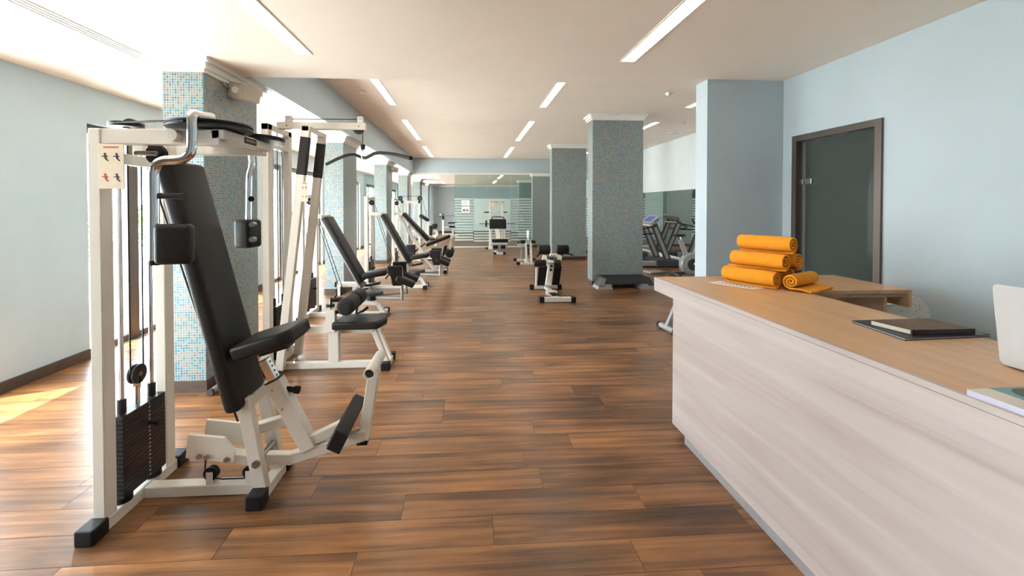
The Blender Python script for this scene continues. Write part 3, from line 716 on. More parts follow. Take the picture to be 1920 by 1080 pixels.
# top frame
zf = 1.975
bx((xa + .028, 2.185, zf - .075), (-1.22, 2.245, zf), .004).build('top_beam', 'white_steel', A)
bx((xa + .028, 2.62, zf - .075), (-1.22, 2.68, zf), .004).build('top_beam', 'white_steel', A)
bx((-1.26, 2.185, zf - .047), (-1.195, 2.68, zf + .003), .005).build('cross_beam', 'white_steel', A)
bx((-1.50, 2.245, zf - .03), (-1.26, 2.62, zf - .015)).build('top_plate', 'white_steel', A)
bx((xa - .028, 2.255, zf - .16), (xa + .028, 2.61, zf - .105), .004).build('tower_cross_beam', 'white_steel', A)
em = bx((-1.1952, 2.37, zf - .039), (-1.1935, 2.50, zf - .004)).build('name_plate', 'ink_black', A)
text_mesh('plate_lettering', 'TECHNOGYM', .016, (-1.1928, 2.435, zf - .0215), Matrix(((0, 0, 1), (1, 0, 0), (0, 1, 0))), 'ink_gold', em, .0003)
# cams and small pulleys on top
for (y_, z_) in ((2.265, 1.998), (2.655, 1.996)):
    b = MB(); b.cyl((-1.305, y_, z_ - .013), (-1.305, y_, z_ - .004), .19, 40); b.cyl((-1.305, y_, z_ + .004), (-1.305, y_, z_ + .013), .19, 40); b.cyl((-1.305, y_, z_ - .005), (-1.305, y_, z_ + .005), .178, 40)
    cm = b.build('cam_disc', 'black_iron', A, True)
    MB().cyl((-1.305, y_, zf - .02), (-1.305, y_, z_ - .013), .075, 24).build('cam_hub', 'black_rubber', cm, True)
    MB().cyl((-1.305, y_, z_ + .013), (-1.305, y_, 2.06), .02, 16).build('cam_cap', 'chrome', cm, True)
for y_ in (2.30, 2.57): pulley(A, (xa + .06, y_, zf + .035), (0, 0, 1), .075, .022)
bx((xa - .01, 2.43, zf - .10), (xa + .045, 2.475, zf + .09), .003).build('pulley_bracket', 'white_steel', A)
pulley(A, (xa + .0, 2.41, zf + .045), (0, 1, 0), .045)
pulley(A, (-1.60, 2.31, zf - .11), (0, 1, 0), .05); MB().cyl((-1.67, 2.265, zf - .11), (-1.57, 2.265, zf - .11), .012).build('pulley_axle', 'bolt_steel', A, True)
MB().cyl((-1.42, 2.14, zf - .035), (-1.42, 2.185, zf - .035), .03).build('stop_bumper', 'white_steel', A, True)
MB().tube([(xa + .06, 2.225, zf + .035), (-1.32, 2.08, 1.998)], .005, 8).build('cable', 'black_rubber', A)
MB().tube([(xa + .06, 2.675, zf + .035), (-1.32, 2.84, 1.996)], .005, 8).build('cable', 'black_rubber', A)
MB().tube([(xa + .06, 2.37, zf + .035), (xa + .06, 2.53, zf + .035)], .005, 8).build('cable', 'black_rubber', A)
zt = stack(A, xa + .0, 2.285, 2.59, .095, 19, .0225, .07, (2.325, 2.535), zf - .10)
b = MB(); b.cyl((xa, 2.43, zt), (xa, 2.43, zt + .10), .012); b.box((xa, 2.43, zt + .135), (.03, .012, .09)); b.build('stack_hook', 'chrome', A, True)
pulley(A, (xa, 2.43, zt + .165), (1, 0, 0), .052, .03)
MB().tube([(xa, 2.385, zt + .175), (xa, 2.385, zf - .02), (xa, 2.40, zf + .03)], .004, 6).build('cable', 'black_rubber', A)
MB().tube([(xa, 2.475, zt + .175), (xa, 2.48, zf - .02)], .004, 6).build('cable', 'black_rubber', A)
placard(A, (xa + .085, 2.175, 1.79), .115, .215)
MB().span((xa + .026, 2.175, 1.885), (xa + .06, 2.18, 1.90)).build('card_clip', 'white_steel', A)
# chrome arms
na = [pY(425, 226, 2.29), pY(360, 213, 2.12)]
na_path = [V((-1.305, 2.265, 2.052)), pY(361.5, 214, 2.05), pY(361, 215, 2.047), pY(360.5, 220, 2.045), pY(360, 255, 2.045), pY(360, 272, 2.045), pY(358, 288, 2.045), pY(346, 298, 2.045), pY(328, 300, 2.045), pY(310, 300, 2.045), pY(295, 306, 2.045), pY(288, 320, 2.045), pY(288, 340, 2.045), pY(289, 400, 2.045), pY(289, 488, 2.045)]
arm = MB().tube(na_path, .0215, 18, 1).build('chrome_arm', 'chrome', A, True)
MB().tube([pY(292, 367, 2.05), pY(345, 368, 2.05)], .0135, 12).build('hand_grip', 'black_rubber', arm, True)
q0, q1 = pY(291, 420, 2.05), pY(357, 495, 2.05)
MB().box(((q0.x + q1.x) / 2 + .005, 2.055, (q0.z + q1.z) / 2), (q1.x - q0.x - .005, .075, q0.z - q1.z), Euler((0, 0, .18)).to_matrix(), .022, 3).build('arm_pad', 'black_leather', arm, True)
MB().cyl(pY(289, 486, 2.05), pY(289, 497, 2.05), .023).build('end_cap', 'black_rubber', arm, True)
fa_path = [V((-1.305, 2.655, 2.05)), V((-1.40, 2.83, 2.05)), pY(470, 262, 2.86), pY(471, 285, 2.87), pY(473, 310, 2.87), pY(468, 325, 2.87), pY(467, 345, 2.87), pY(466, 425, 2.87)]
arm = MB().tube(fa_path, .0195, 18, 1).build('chrome_arm', 'chrome', A, True)
MB().cyl(pY(471, 373, 2.85), pY(471, 373, 2.80), .017).build('hand_grip', 'black_rubber', arm, True)
q0, q1 = pY(448, 411, 2.86), pY(482, 464, 2.86)
pd = MB().box(((q0.x + q1.x) / 2, 2.86, (q0.z + q1.z) / 2), (q1.x - q0.x, .13, q0.z - q1.z), Euler((0, 0, -.2)).to_matrix(), .022, 3).build('arm_pad', 'black_leather', arm, True)
for v_ in (421, 449):
    c_ = pY(473, v_, 2.79); MB().cyl(c_ + V((0, .03, 0)), c_ + V((0, -.012, 0)), .016).build('pad_bolt', 'bolt_steel', pd, True)
# backrest, seat
b_top, b_bot = pY(352, 303, 2.45), pY(478, 748, 2.45)
pad(A, 'backrest', b_top, b_bot, .315, .085, 2.45, .028)
n_ = V((b_bot - b_top).normalized())
nb_ = V((-n_.z, 0, n_.x)); nb_ = -nb_ if nb_.x > 0 else nb_
MB().beam(b_top + nb_ * .115 + n_ * .12, b_bot + nb_ * .10 - n_ * .02, .07, .04).build('backrest_post', 'white_steel', A)
MB().beam(b_top + nb_ * .115 + n_ * .12, V((-1.64, 2.45, zf - .03)), .07, .04).build('backrest_post', 'white_steel', A)
MB().tube([pY(278, 270, 2.42), pY(301, 380, 2.42), pY(338, 495, 2.42), pY(366, 578, 2.42), pY(430, 748, 2.42), pY(446, 790, 2.42)], .005, 6).build('cable', 'black_rubber', A)
s0, s1 = pY(462, 662, 2.45), pY(572, 628, 2.45)
dS = (s1 - s0).normalized(); RS = Matrix((dS, V((0, 1, 0)), dS.cross(V((0, 1, 0))))).transposed()
sb = bmesh.new(); b = MB()
pl_ = []
L_ = (s1 - s0).length; out = [(0, -.15), (L_ * .8, -.165), (L_ * .97, -.13), (L_, 0), (L_ * .97, .13), (L_ * .8, .165), (0, .15)]
b.prism([s0 + dS * u + V((0, v, 0)) for u, v in out], V((-dS.z, 0, dS.x)).normalized() * .075)
seat = b.build('seat', 'black_leather', A, True); mo = seat.modifiers.new('round', 'BEVEL'); mo.width = .018; mo.segments = 3
dn = V((dS.z, 0, -dS.x))
MB().box(s0 + dS * L_ * .52 + V((0, 0, -.02)), (.16, .10, .03), RS, .004).build('seat_bracket', 'black_iron', A)
cA, cB = pY(515, 712, 2.45), pY(582, 838, 2.45)
dC = (cB - cA).normalized()
MB().beam(cA - dC * .13, cA + dC * .05, .05, .05).build('seat_slide', 'chrome', A)
for k in range(4): MB().cyl(cA - dC * (.115 - .028 * k) + V((.026, 0, 0)), cA - dC * (.115 - .028 * k) + V((.029, 0, 0)), .007, 10).build('adjust_hole', 'ink_black', A)
MB().beam(cA, cB, .075, .085).build('seat_post', 'white_steel', A)
MB().beam(cA - dC * .006, cA, .078, .088).build('post_cap', 'black_rubber', A)
knob(A, cA + dC * .06 + V((.04, 0, 0)), cA + dC * .06 + V((.11, -.005, -.005)), .022)
bolts(A, [cA + dC * .05 + V((-.02, -.036, 0)), cA + dC * .17 + V((-.02, -.036, 0))], (0, -.3, 0), .006)
# legs below the backrest
l0 = pY(466, 765, 2.38); 
for y_ in (2.385, 2.585):
    MB().beam((-1.215, y_, .56), (-1.125, y_, .055), .05, .07).build('leg', 'white_steel', A)
MB().beam((-1.20, 2.385, .53), (-1.20, 2.585, .53), .05, .05, up=(0, 0, 1)).build('leg_brace', 'white_steel', A)
MB().beam(pY(478, 803, 2.45), pY(540, 785, 2.45), .06, .05).build('strut', 'white_steel', A)
# lever with foot plate
lv = MB(); lv.beam(pY(492, 858, 2.45), pY(546, 858, 2.45), .05, .06); lv.beam(pY(540, 860, 2.45), pY(688, 812, 2.45), .05, .06); lv.build('lever', 'white_steel', A)
lv = MB(); lv.beam(cB + V((-.05, 0, .015)), pY(652, 792, 2.45), .05, .055); lv.build('lever_upper', 'white_steel', A)
hp0, hp1 = pY(682, 822, 2.47), pY(703, 690, 2.47)
MB().beam(hp0, hp1, .05, .06).build('handle_post', 'white_steel', A)
MB().box(hp0 + V((-.005, 0, -.012)), (.06, .055, .03), bevel=.004).build('post_foot', 'black_rubber', A)
h0, h1 = pY(692, 702, 2.33), pY(713, 666, 2.62)
hb = MB().tube([h0, h1], .031, 22, cap=False).build('handle_bar', 'white_steel', A, True); so_ = hb.modifiers.new('wall', 'SOLIDIFY'); so_.thickness = .006
MB().cyl(h0 + (h1 - h0) * .06, h0 + (h1 - h0) * .07, .026).build('bar_inside', 'ink_black', A)
f0, f1 = pY(632, 830, 2.28), pY(670, 757, 2.68)
fp = MB().beam(f0, f1, .115, .075, up=(.45, 0, .9)).build('foot_plate', 'black_rubber', A)
for k in range(14):
    c_ = f0.lerp(f1, .05 + k * .068); u_ = V((.45, 0, .9)).normalized(); nn_ = V((-.9, 0, .45))
    MB().beam(c_ - u_ * .05 + nn_ * .038, c_ + u_ * .05 + nn_ * .038, .012, .006, up=(0, 1, 0), bevel=0).build('tread_rib', 'black_rubber', fp)
# counterweight linkage
poly = [pY(*p, 2.38) for p in ((355, 814), (422, 820), (441, 847), (437, 866), (350, 857))]
for y_ in (2.37, 2.53): 
    b = MB(); b.prism([V((p.x, y_, p.z)) for p in poly], (0, .02, 0)); b.build('link_plate', 'white_steel', A)
bolts(A, [V((pY(*p, 2.38).x, 2.37, pY(*p, 2.38).z)) for p in ((376, 853), (391, 854), (427, 859))], (0, -1, 0), .013)
MB().beam(pY(425, 852, 2.45), pY(480, 860, 2.45), .06, .055).build('lever', 'white_steel', A)
MB().cyl((pY(481, 869, 2.36).x, 2.345, pY(481, 869, 2.36).z), (pY(481, 869, 2.36).x, 2.60, pY(481, 869, 2.36).z), .02).build('pivot_bolt', 'bolt_steel', A, True)
for px_ in (397, 470):
    c_ = pY(px_, 890, 2.45); c_.z = .115
    pulley(A, c_, Yv, .038, .03); bx((c_.x - .018, 2.425, .06), (c_.x + .018, 2.430, .13), .002).build('pulley_bracket', 'white_steel', A); bx((c_.x - .018, 2.475, .06), (c_.x + .018, 2.48, .13), .002).build('pulley_bracket', 'white_steel', A)
MB().tube([(pY(386, 860, 2.45).x, 2.45, .20), (pY(384, 885, 2.45).x, 2.45, .12), (pY(400, 905, 2.45).x, 2.45, .077), (pY(470, 905, 2.45).x, 2.45, .077)], .004, 6, 1).build('cable', 'black_rubber', A)

# ---- B: lat pulldown
B = thing('lat_pulldown_machine', (-1.4, 4.4, 0), 'white lat pulldown machine with long curved black bar and roller pad', 'gym machine', 'strength machines along the window side')
for y_ in (4.20, 4.66): bx((-1.945, y_ - .04, .05), (-1.88, y_ + .04, 2.38), .004).build('upright', 'white_steel', B)
bx((-1.945, 4.16, 2.32), (-1.88, 4.70, 2.38), .004).build('tower_cross_beam', 'white_steel', B)
bx((-1.945, 4.24, 2.16), (-1.88, 4.62, 2.20), .004).build('tower_cross_beam', 'white_steel', B)
bx((-1.95, 4.10, 0), (-1.885, 4.76, .06), .004).build('tower_base', 'white_steel', B); caps(B, [(-1.917, 4.10, .035), (-1.917, 4.78, .035)], (.085, .08, .07))
for y_ in (4.19, 4.62):
    p0, p1 = V((-1.80, y_, .03)), V((-1.535, y_, 2.36)); dd = (p1 - p0)
    sl = MB().beam(p0, p1, .06, .075).build('slanted_post', 'white_steel', B)
    MB().beam(p0 + dd * .80, p0 + dd * .955, .064, .08).build('grip_sleeve', 'black_foam', sl)
bx((-1.575, 4.16, 2.31), (-1.505, 4.65, 2.36), .004).build('front_cross_beam', 'white_steel', B)
bx((-1.90, 4.38, 2.365), (-1.03, 4.44, 2.435), .005).build('top_boom', 'white_steel', B)
for x_ in (-1.79, -1.085):
    bx((x_ - .03, 4.385, 2.435), (x_ + .03, 4.435, 2.50), .004).build('pulley_bracket', 'white_steel', B); bolts(B, [(x_, 4.383, 2.475), (x_ - .01, 4.378, 2.40)], (0, -.6, 0), .010)
pulley(B, (-1.105, 4.41, 2.378), Yv, .055)
MB().tube([(-1.79, 4.41, 2.47), (-1.09, 4.41, 2.475)], .004, 6).build('cable', 'black_rubber', B)
MB().tube([(-1.065, 4.41, 2.40), (-1.065, 4.41, 2.15)], .004, 6).build('cable', 'black_rubber', B)
MB().cyl((-1.065, 4.41, 2.22), (-1.065, 4.41, 2.17), .026, r2=.018).build('cable_stop', 'black_rubber', B, True)
MB().tube([(-1.065 + .018 * math.sin(k * PI / 8), 4.41, 2.125 - .045 * math.cos(k * PI / 8)) for k in range(17)], .0045, 8).build('snap_hook', 'chrome', B, True)
lb = [pY(612, 308, 4.75), pY(640, 294, 4.62), pY(663, 289, 4.52), pY(672, 293, 4.47), pY(684, 297, 4.41), pY(692, 293, 4.35), pY(705, 286, 4.27), pY(735, 288, 4.13), pY(768, 296, 3.95)]
bar = MB().tube(lb, .0165, 14, 1).build('lat_bar', 'black_foam', B, True)
MB().cyl(lb[-1], lb[-1] + (lb[-1] - lb[-2]).normalized() * .02, .02).build('bar_end', 'black_rubber', bar, True)
stack(B, -1.912, 4.265, 4.595, .12, 19, .026, .09, (4.32, 4.54), 2.17)
bx((-1.945, 4.27, .06), (-1.88, 4.59, .085)).build('stack_rest', 'white_steel', B)
placard(B, pY(577, 360, 4.24) + V((0, -.085, 0)), .065, .19)
MB().tube([(-1.912, 4.43, .62), (-1.912, 4.42, 2.36), (-1.80, 4.41, 2.44)], .004, 6).build('cable', 'black_rubber', B)
# seat side
Yb = 4.30
bx((-1.88, Yb - .03, 0), (-.86, Yb + .03, .06), .004).build('base_beam', 'white_steel', B)
MB().beam(pY(537, 617, Yb + .1), pY(716, 617, Yb + .1), .06, .07, up=(0, 1, 0)).build('seat_beam', 'white_steel', B)
c_ = pY(627, 650, Yb); bx((c_.x - .05, Yb - .03, .06), (c_.x + .05, Yb + .05, pY(627, 618, Yb).z), .004).build('seat_leg', 'white_steel', B)
for y_ in (4.28, 4.42): MB().beam(pY(702, 618, Yb) + V((0, y_ - Yb, 0)), V((-.80, y_, .03)), .055, .05).build('front_leg', 'white_steel', B)
bx((-.835, 4.21, 0), (-.775, 4.46, .06), .004).build('front_base', 'white_steel', B); caps(B, [(-.805, 4.20, .038), (-.805, 4.49, .038)], (.085, .08, .076))
sx0, sx1, sz = pY(622, 612, 4.16).x, pY(714, 612, 4.16).x, pY(660, 592, 4.40).z
b = MB(); b.prism([(sx0, 4.14, sz - .075), (sx1 - .03, 4.14, sz - .075), (sx1 + .03, 4.32, sz - .075), (sx1 - .0, 4.50, sz - .075), (sx0 + .02, 4.50, sz - .075)], (0, 0, .075))
seat = b.build('seat', 'black_leather', B, True); mo = seat.modifiers.new('round', 'BEVEL'); mo.width = .02; mo.segments = 3
rp = pY(621, 590, 4.28); bx((rp.x - .045, 4.25, pY(621, 622, 4.28).z), (rp.x + .045, 4.32, pY(621, 580, 4.28).z), .004).build('roller_post', 'white_steel', B)
zz_ = pY(621, 580, 4.28).z; MB().cyl((rp.x - .01, 4.285, zz_), (rp.x - .01, 4.285, zz_ + .10), .02).build('adjust_tube', 'chrome', B, True); MB().cyl((rp.x - .01, 4.285, zz_ + .025), (rp.x - .01, 4.285, zz_ + .05), .04).build('adjust_collar', 'black_rubber', B, True)
knob(B, (rp.x + .045, 4.285, zz_ - .03), (rp.x + .11, 4.285, zz_ - .03), .022)
r0, r1 = pY(648, 571, 4.08), pY(674, 558, 4.62)
r0.z = r1.z = (r0.z + r1.z) / 2; r0.x = r1.x = (r0.x + r1.x) / 2
MB().cyl(r0, r0.lerp(r1, .48), .083, 28, bevel=.015).build('roller_pad', 'black_foam', B, True); MB().cyl(r0.lerp(r1, .54), r1, .083, 28, bevel=.015).build('roller_pad', 'black_foam', B, True)
MB().cyl(r0 - V((0, .02, 0)), r1, .045, 20).build('roller_axle', 'black_rubber', B, True)
MB().tube([(rp.x - .01, 4.285, zz_ + .09), (r0.x, 4.345, r0.z + .02)], .022, 10).build('roller_arm', 'black_iron', B, True)
MB().tube([(r0.x + .04, 4.36, r0.z - .05), pY(668, 588, 4.36), pY(681, 583, 4.36), pY(690, 576, 4.36)], .014, 10).build('adjust_lever', 'black_rubber', B, True)

# ---- C and D: hip machines
def hip_machine(label):
    r = thing('hip_machine', (-1.6, 6.3, 0), label, 'gym machine', 'strength machines along the window side')
    X = -2.31
    for y_ in (6.08, 6.62): bx((X - .035, y_ - .04, .05), (X + .035, y_ + .04, 1.78), .004).build('upright', 'white_steel', r)
    bx((X - .035, 6.0, 0), (X + .035, 6.70, .06), .004).build('tower_base', 'white_steel', r); caps(r, [(X, 6.0, .035), (X, 6.71, .035)], (.085, .08, .07))
    bx((X - .03, 6.12, 1.70), (X + .03, 6.58, 1.76), .004).build('tower_cross_beam', 'white_steel', r)
    bx((X + .035, 6.06, 1.42), (-2.04, 6.12, 1.48), .004).build('upper_beam', 'white_steel', r)
    bx((X - .03, 6.12, 1.42), (X + .03, 6.58, 1.47), .004).build('tower_cross_beam', 'white_steel', r)
    bx((-2.10, 6.06, 1.42), (-2.03, 6.46, 1.47), .004).build('head_beam', 'white_steel', r)
    stack(r, X, 6.18, 6.52, .12, 16, .026, .09, (6.24, 6.46), 1.70, numbers=False)
    bx((X + .035, 6.22, 1.62), (X + .10, 6.27, 1.76), .003).build('pulley_bracket', 'white_steel', r)
    pulley(r, (X + .075, 6.20, 1.66), Yv, .05)
    MB().tube([(X + .10, 6.20, 1.63), pY(636, 540, 6.2)], .005, 6).build('cable', 'black_rubber', r); MB().tube([(X + .12, 6.20, 1.66), pY(642, 540, 6.2)], .005, 6).build('cable', 'black_rubber', r)
    bt, bb_ = pY(618, 405, 6.3), pY(686, 524, 6.3)
    n = pad(r, 'backrest', bt, bb_, .34, .075, 6.30, .022)
    dB = (bb_ - bt).normalized(); bt.y = bb_.y = 6.3
    MB().beam(bt - n * .088 + dB * .0, bb_ - n * .088 + dB * .08, .30, .022).build('backrest_plate', 'silver_paint', r)
    s0, s1 = pY(684, 526, 6.3), pY(728, 517, 6.3)
    pad(r, 'seat', s0 + V((0, 0, .04)), s1 + V((0, 0, .03)), .34, .075, 6.30, .024)
    MB().beam(pY(686, 535, 6.3), pY(713, 530, 6.3), .10, .035).build('seat_rail', 'black_iron', r)
    MB().beam(pY(631, 533, 6.3), pY(686, 533, 6.3), .08, .065).build('seat_beam', 'white_steel', r); MB().box(pY(631, 533, 6.3), (.035, .085, .07), bevel=.004).build('beam_cap', 'black_rubber', r)
    p = pY(638, 546, 6.22); pulley(r, p, Yv, .062, .05); bx((p.x - .025, 6.17, p.z - .06), (p.x + .015, 6.185, p.z + .10), .003).build('pulley_bracket', 'white_steel', r)
    p = pY(666, 545, 6.3); bx((p.x - .03, 6.26, .05), (p.x + .03, 6.34, pY(666, 535, 6.3).z), .004).build('seat_leg', 'white_steel', r)
    c = pY(697, 549, 6.3); tt = MB().cyl((c.x, 6.3, c.z - .02), (c.x, 6.3, c.z + .02), .165, 36, bevel=.005).build('turntable', 'dark_plastic', r, True)
    MB().cyl((c.x, 6.3, c.z - .10), (c.x, 6.3, c.z - .02), .07, 20).build('turntable_hub', 'black_iron', r, True)
    MB().beam((c.x - .15, 6.3, c.z - .13), pY(709, 568, 6.3), .08, .06).build('pivot_beam', 'white_steel', r)
    fz = V((-1.23, 6.3, .03)); MB().beam(pY(707, 566, 6.3), fz, .07, .06).build('front_leg', 'white_steel', r)
    bx((X + .03, 6.27, 0), (-1.20, 6.33, .06), .004).build('base_beam', 'white_steel', r)
    bx((-1.26, 6.16, 0), (-1.20, 6.50, .06), .004).build('front_base', 'white_steel', r); caps(r, [(-1.23, 6.15, .035), (-1.23, 6.52, .035)], (.08, .07, .07))
    for sgn, y_ in ((-1, 6.10), (1, 6.52)):
        e = pY(754, 560, 6.1); e = V((e.x, y_, c.z - .05))
        ar = MB().tube([(c.x + .08, 6.3 + sgn * .08, c.z - .05), e], .016, 12).build('swing_arm', 'silver_paint', r, True)
        MB().tube([e + V((0, 0, -.02)), e + V((0, 0, .19))], .021, 14).build('arm_post', 'silver_paint', ar, True)
        kz = c.z + .27; k = V((e.x - .10, y_ + sgn * .015, kz))
        b = MB(); b.prism([k + V((-.105, -.035, .15)), k + V((.105, -.035, .15)), k + V((.105, -.035, -.13)), k + V((-.03, -.035, -.13)), k + V((-.055, -.035, .0)), k + V((-.105, -.035, .05))], (0, .07, 0))
        kp = b.build('knee_pad', 'black_leather', ar, True); mo = kp.modifiers.new('round', 'BEVEL'); mo.width = .018; mo.segments = 3
        MB().tube([e + V((0, 0, .17)), V((e.x - .0, y_, kz + .12))], .014, 10).build('pad_post', 'chrome', ar, True)
        R = Euler((0, math.radians(24), 0)).to_matrix()
        MB().box((e.x + .05, y_, c.z + .20), (.27, .19, .085), R, .025, 3).build('foot_pad', 'black_leather', ar, True)
    MB().tube([(X + .3, 6.35, .18), (X + .42, 6.33, .34)], .016, 8).build('gas_spring', 'black_iron', r, True)
    return r
Cm = hip_machine('white hip machine with reclined black backrest behind the roller pad seat')
Dm = copy_tree(Cm, Cm.location + V((.40, 2.07, 0))); Dm['label'] = 'white hip machine standing next to the leg extension machine'

# ---- E: leg extension
E_ = thing('leg_extension_machine', (-1.0, 10.35, 0), 'white leg extension machine with tilted black seat and ankle roller', 'gym machine', 'strength machines along the window side')
Ye = 10.35
def qe(x, y): return pY(x, y, Ye)
pad(E_, 'backrest', qe(759, 398), qe(807, 448), .36, .08, Ye, .024)
pad(E_, 'seat', qe(801, 462), qe(845, 445), .36, .075, Ye, .024)
MB().beam(qe(747, 403), qe(798, 482), .08, .07).build('main_post', 'white_steel', E_)
MB().beam(qe(752, 402), qe(800, 456), .06, .03).build('backrest_plate', 'white_steel', E_)
MB().beam(qe(796, 472), qe(846, 451), .07, .05).build('seat_beam', 'white_steel', E_)
for u, v in ((796, 484), (820, 488)): MB().beam(qe(u, v), V((qe(815, 508).x, Ye, .04)), .06, .06).build('leg', 'white_steel', E_)
bx((qe(760, 508).x, Ye - .03, 0), (-.55, Ye + .03, .06), .004).build('base_beam', 'white_steel', E_)
bx((-.58, Ye - .20, 0), (-.52, Ye + .22, .06), .004).build('front_base', 'white_steel', E_); caps(E_, [(-.55, Ye - .21, .038), (-.55, Ye + .23, .038)], (.085, .08, .076))
MB().tube([qe(768, 480), qe(799, 455)], .018, 10).build('adjust_rod', 'black_iron', E_, True); MB().cyl(qe(778, 470) + V((0, -.06, 0)), qe(778, 470), .03).build('rod_joint', 'black_rubber', E_, True)
pv = qe(847, 446); MB().cyl(pv + V((0, -.2, 0)), pv + V((0, .2, 0)), .03).build('pivot', 'white_steel', E_, True)
for y_ in (-.19, .19):
    ar = MB().beam(pv + V((0, y_, 0)), qe(843, 474) + V((0, y_, 0)), .02, .05).build('leg_arm', 'white_steel', E_)
rc = qe(844, 473); MB().cyl(rc + V((0, -.36, 0)), rc + V((0, -.08, 0)), .092, 24, bevel=.015).build('ankle_roller', 'black_foam', E_, True); MB().cyl(rc + V((0, .08, 0)), rc + V((0, .36, 0)), .092, 24, bevel=.015).build('ankle_roller', 'black_foam', E_, True)
MB().cyl(rc + V((0, -.38, 0)), rc + V((0, .38, 0)), .035).build('roller_axle', 'black_rubber', E_, True)
MB().beam(rc, qe(841, 488), .03, .045).build('lower_arm', 'silver_paint', E_)
b = MB(); b.prism([qe(*p) + V((0, -.12, 0)) for p in ((833, 461), (838, 460), (838, 474), (829, 482))], (0, .24, 0)); b.build('calf_guard', 'black_leather', E_)
Xe = qe(741, 450).x
for y_ in (10.12, 10.58): bx((Xe - .035, y_ - .04, .0), (Xe + .035, y_ + .04, 1.78), .004).build('upright', 'white_steel', E_)
bx((Xe - .03, 10.12, 1.72), (Xe + .03, 10.58, 1.78), .004).build('tower_cross_beam', 'white_steel', E_); bx((Xe - .03, 10.12, 1.38), (qe(757, 400).x, 10.18, 1.44), .004).build('upper_beam', 'white_steel', E_)
bx((Xe - .03, 10.12, .0), (Xe + .03, 10.58, .06), .004).build('tower_base', 'white_steel', E_); bx((Xe, Ye - .03, 0), (qe(760, 508).x, Ye + .03, .06)).build('base_link', 'white_steel', E_)
stack(E_, Xe, 10.2, 10.5, .12, 15, .026, .09, (10.25, 10.45), 1.72, numbers=False)
pulley(E_, (Xe + .07, 10.14, 1.66), Yv, .05); MB().tube([(Xe + .09, 10.14, 1.62), qe(778, 470)], .005, 6).build('cable', 'black_rubber', E_)

# ---- F: arm curl machine behind it
G_ = thing('arm_curl_machine', (-1.3, 12.5, 0), 'white cable machine with sloping black arm pad before the glass wall', 'gym machine', 'strength machines along the window side')
Yf = 12.45
def qf(x, y): return pY(x, y, Yf)
x0, x1, zt = qf(754.5, 400).x, qf(786.5, 400).x, qf(770, 376).z
for x_ in (x0, x1): bx((x_ - .035, Yf - .04, .0), (x_ + .035, Yf + .04, zt), .004).build('upright', 'white_steel', G_)
bx((x0 - .04, Yf - .04, zt - .08), (x1 + .04, Yf + .04, zt), .004).build('top_beam', 'white_steel', G_)
for zz_ in (.05, qf(770, 436).z): bx((x0, Yf - .03, zz_ - .04), (x1 + .45, Yf + .03, zz_ + .04), .004).build('cross_beam', 'white_steel', G_)
for x_ in (x0 - .05, x1 + .02): pulley(G_, (x_, Yf - .06, zt + .06), Yv, .07)
MB().tube([(x0 - .05, Yf - .06, zt + .125), (x1 + .02, Yf - .06, zt + .125)], .006, 6).build('cable', 'black_rubber', G_); MB().tube([(x1 + .09, Yf - .06, zt + .06), qf(800, 405)], .006, 6).build('cable', 'black_rubber', G_)
for k in range(12): bx((x0 + .12, Yf - .06, .12 + k * .03), (x1 - .12, Yf + .06, .147 + k * .03)).build('weight_plate', 'black_iron', G_)
for x_ in (x0 + .16, x1 - .16): MB().cyl((x_, Yf, .06), (x_, Yf, zt - .07), .012).build('guide_rod', 'chrome', G_, True)
pad(G_, 'arm_pad', qf(789, 401), qf(806, 411), .4, .09, Yf, .03, -1)
MB().beam(qf(803, 408), qf(803, 452), .08, .09).build('pad_post', 'white_steel', G_)
MB().box(qf(808, 432), (.09, .34, .28), bevel=.02).build('chest_pad', 'black_leather', G_, True)
c_ = qf(815, 437); MB().cyl(c_ + V((0, -.12, 0)), c_ + V((0, -.09, 0)), .11, 28).build('cam_disc', 'white_steel', G_, True); MB().cyl(c_ + V((0, -.13, 0)), c_ + V((0, .1, 0)), .03).build('cam_axle', 'bolt_steel', G_, True)
c_ = qf(815, 424); MB().cyl(c_ + V((0, -.2, 0)), c_ + V((0, .2, 0)), .075, 22, bevel=.01).build('roller_pad', 'black_foam', G_, True)
MB().beam(qf(805, 441), qf(815, 437), .06, .08).build('cam_arm', 'white_steel', G_)
MB().tube([qf(817, 442), qf(817, 455)], .02, 10).build('chrome_post', 'chrome', G_, True)
bx((x1, Yf - .03, 0), (qf(817, 450).x + .05, Yf + .03, .06), .004).build('base_beam', 'white_steel', G_); bx((qf(817, 450).x, Yf - .25, 0), (qf(817, 450).x + .06, Yf + .25, .06), .004).build('front_base', 'white_steel', G_)
c_ = qf(817, 450); bx((c_.x - .03, Yf - .03, .06), (c_.x + .03, Yf + .03, c_.z), .004).build('seat_leg', 'white_steel', G_); MB().box((c_.x + .0, Yf, c_.z + .02), (.34, .34, .06), bevel=.02).build('seat', 'black_leather', G_, True)

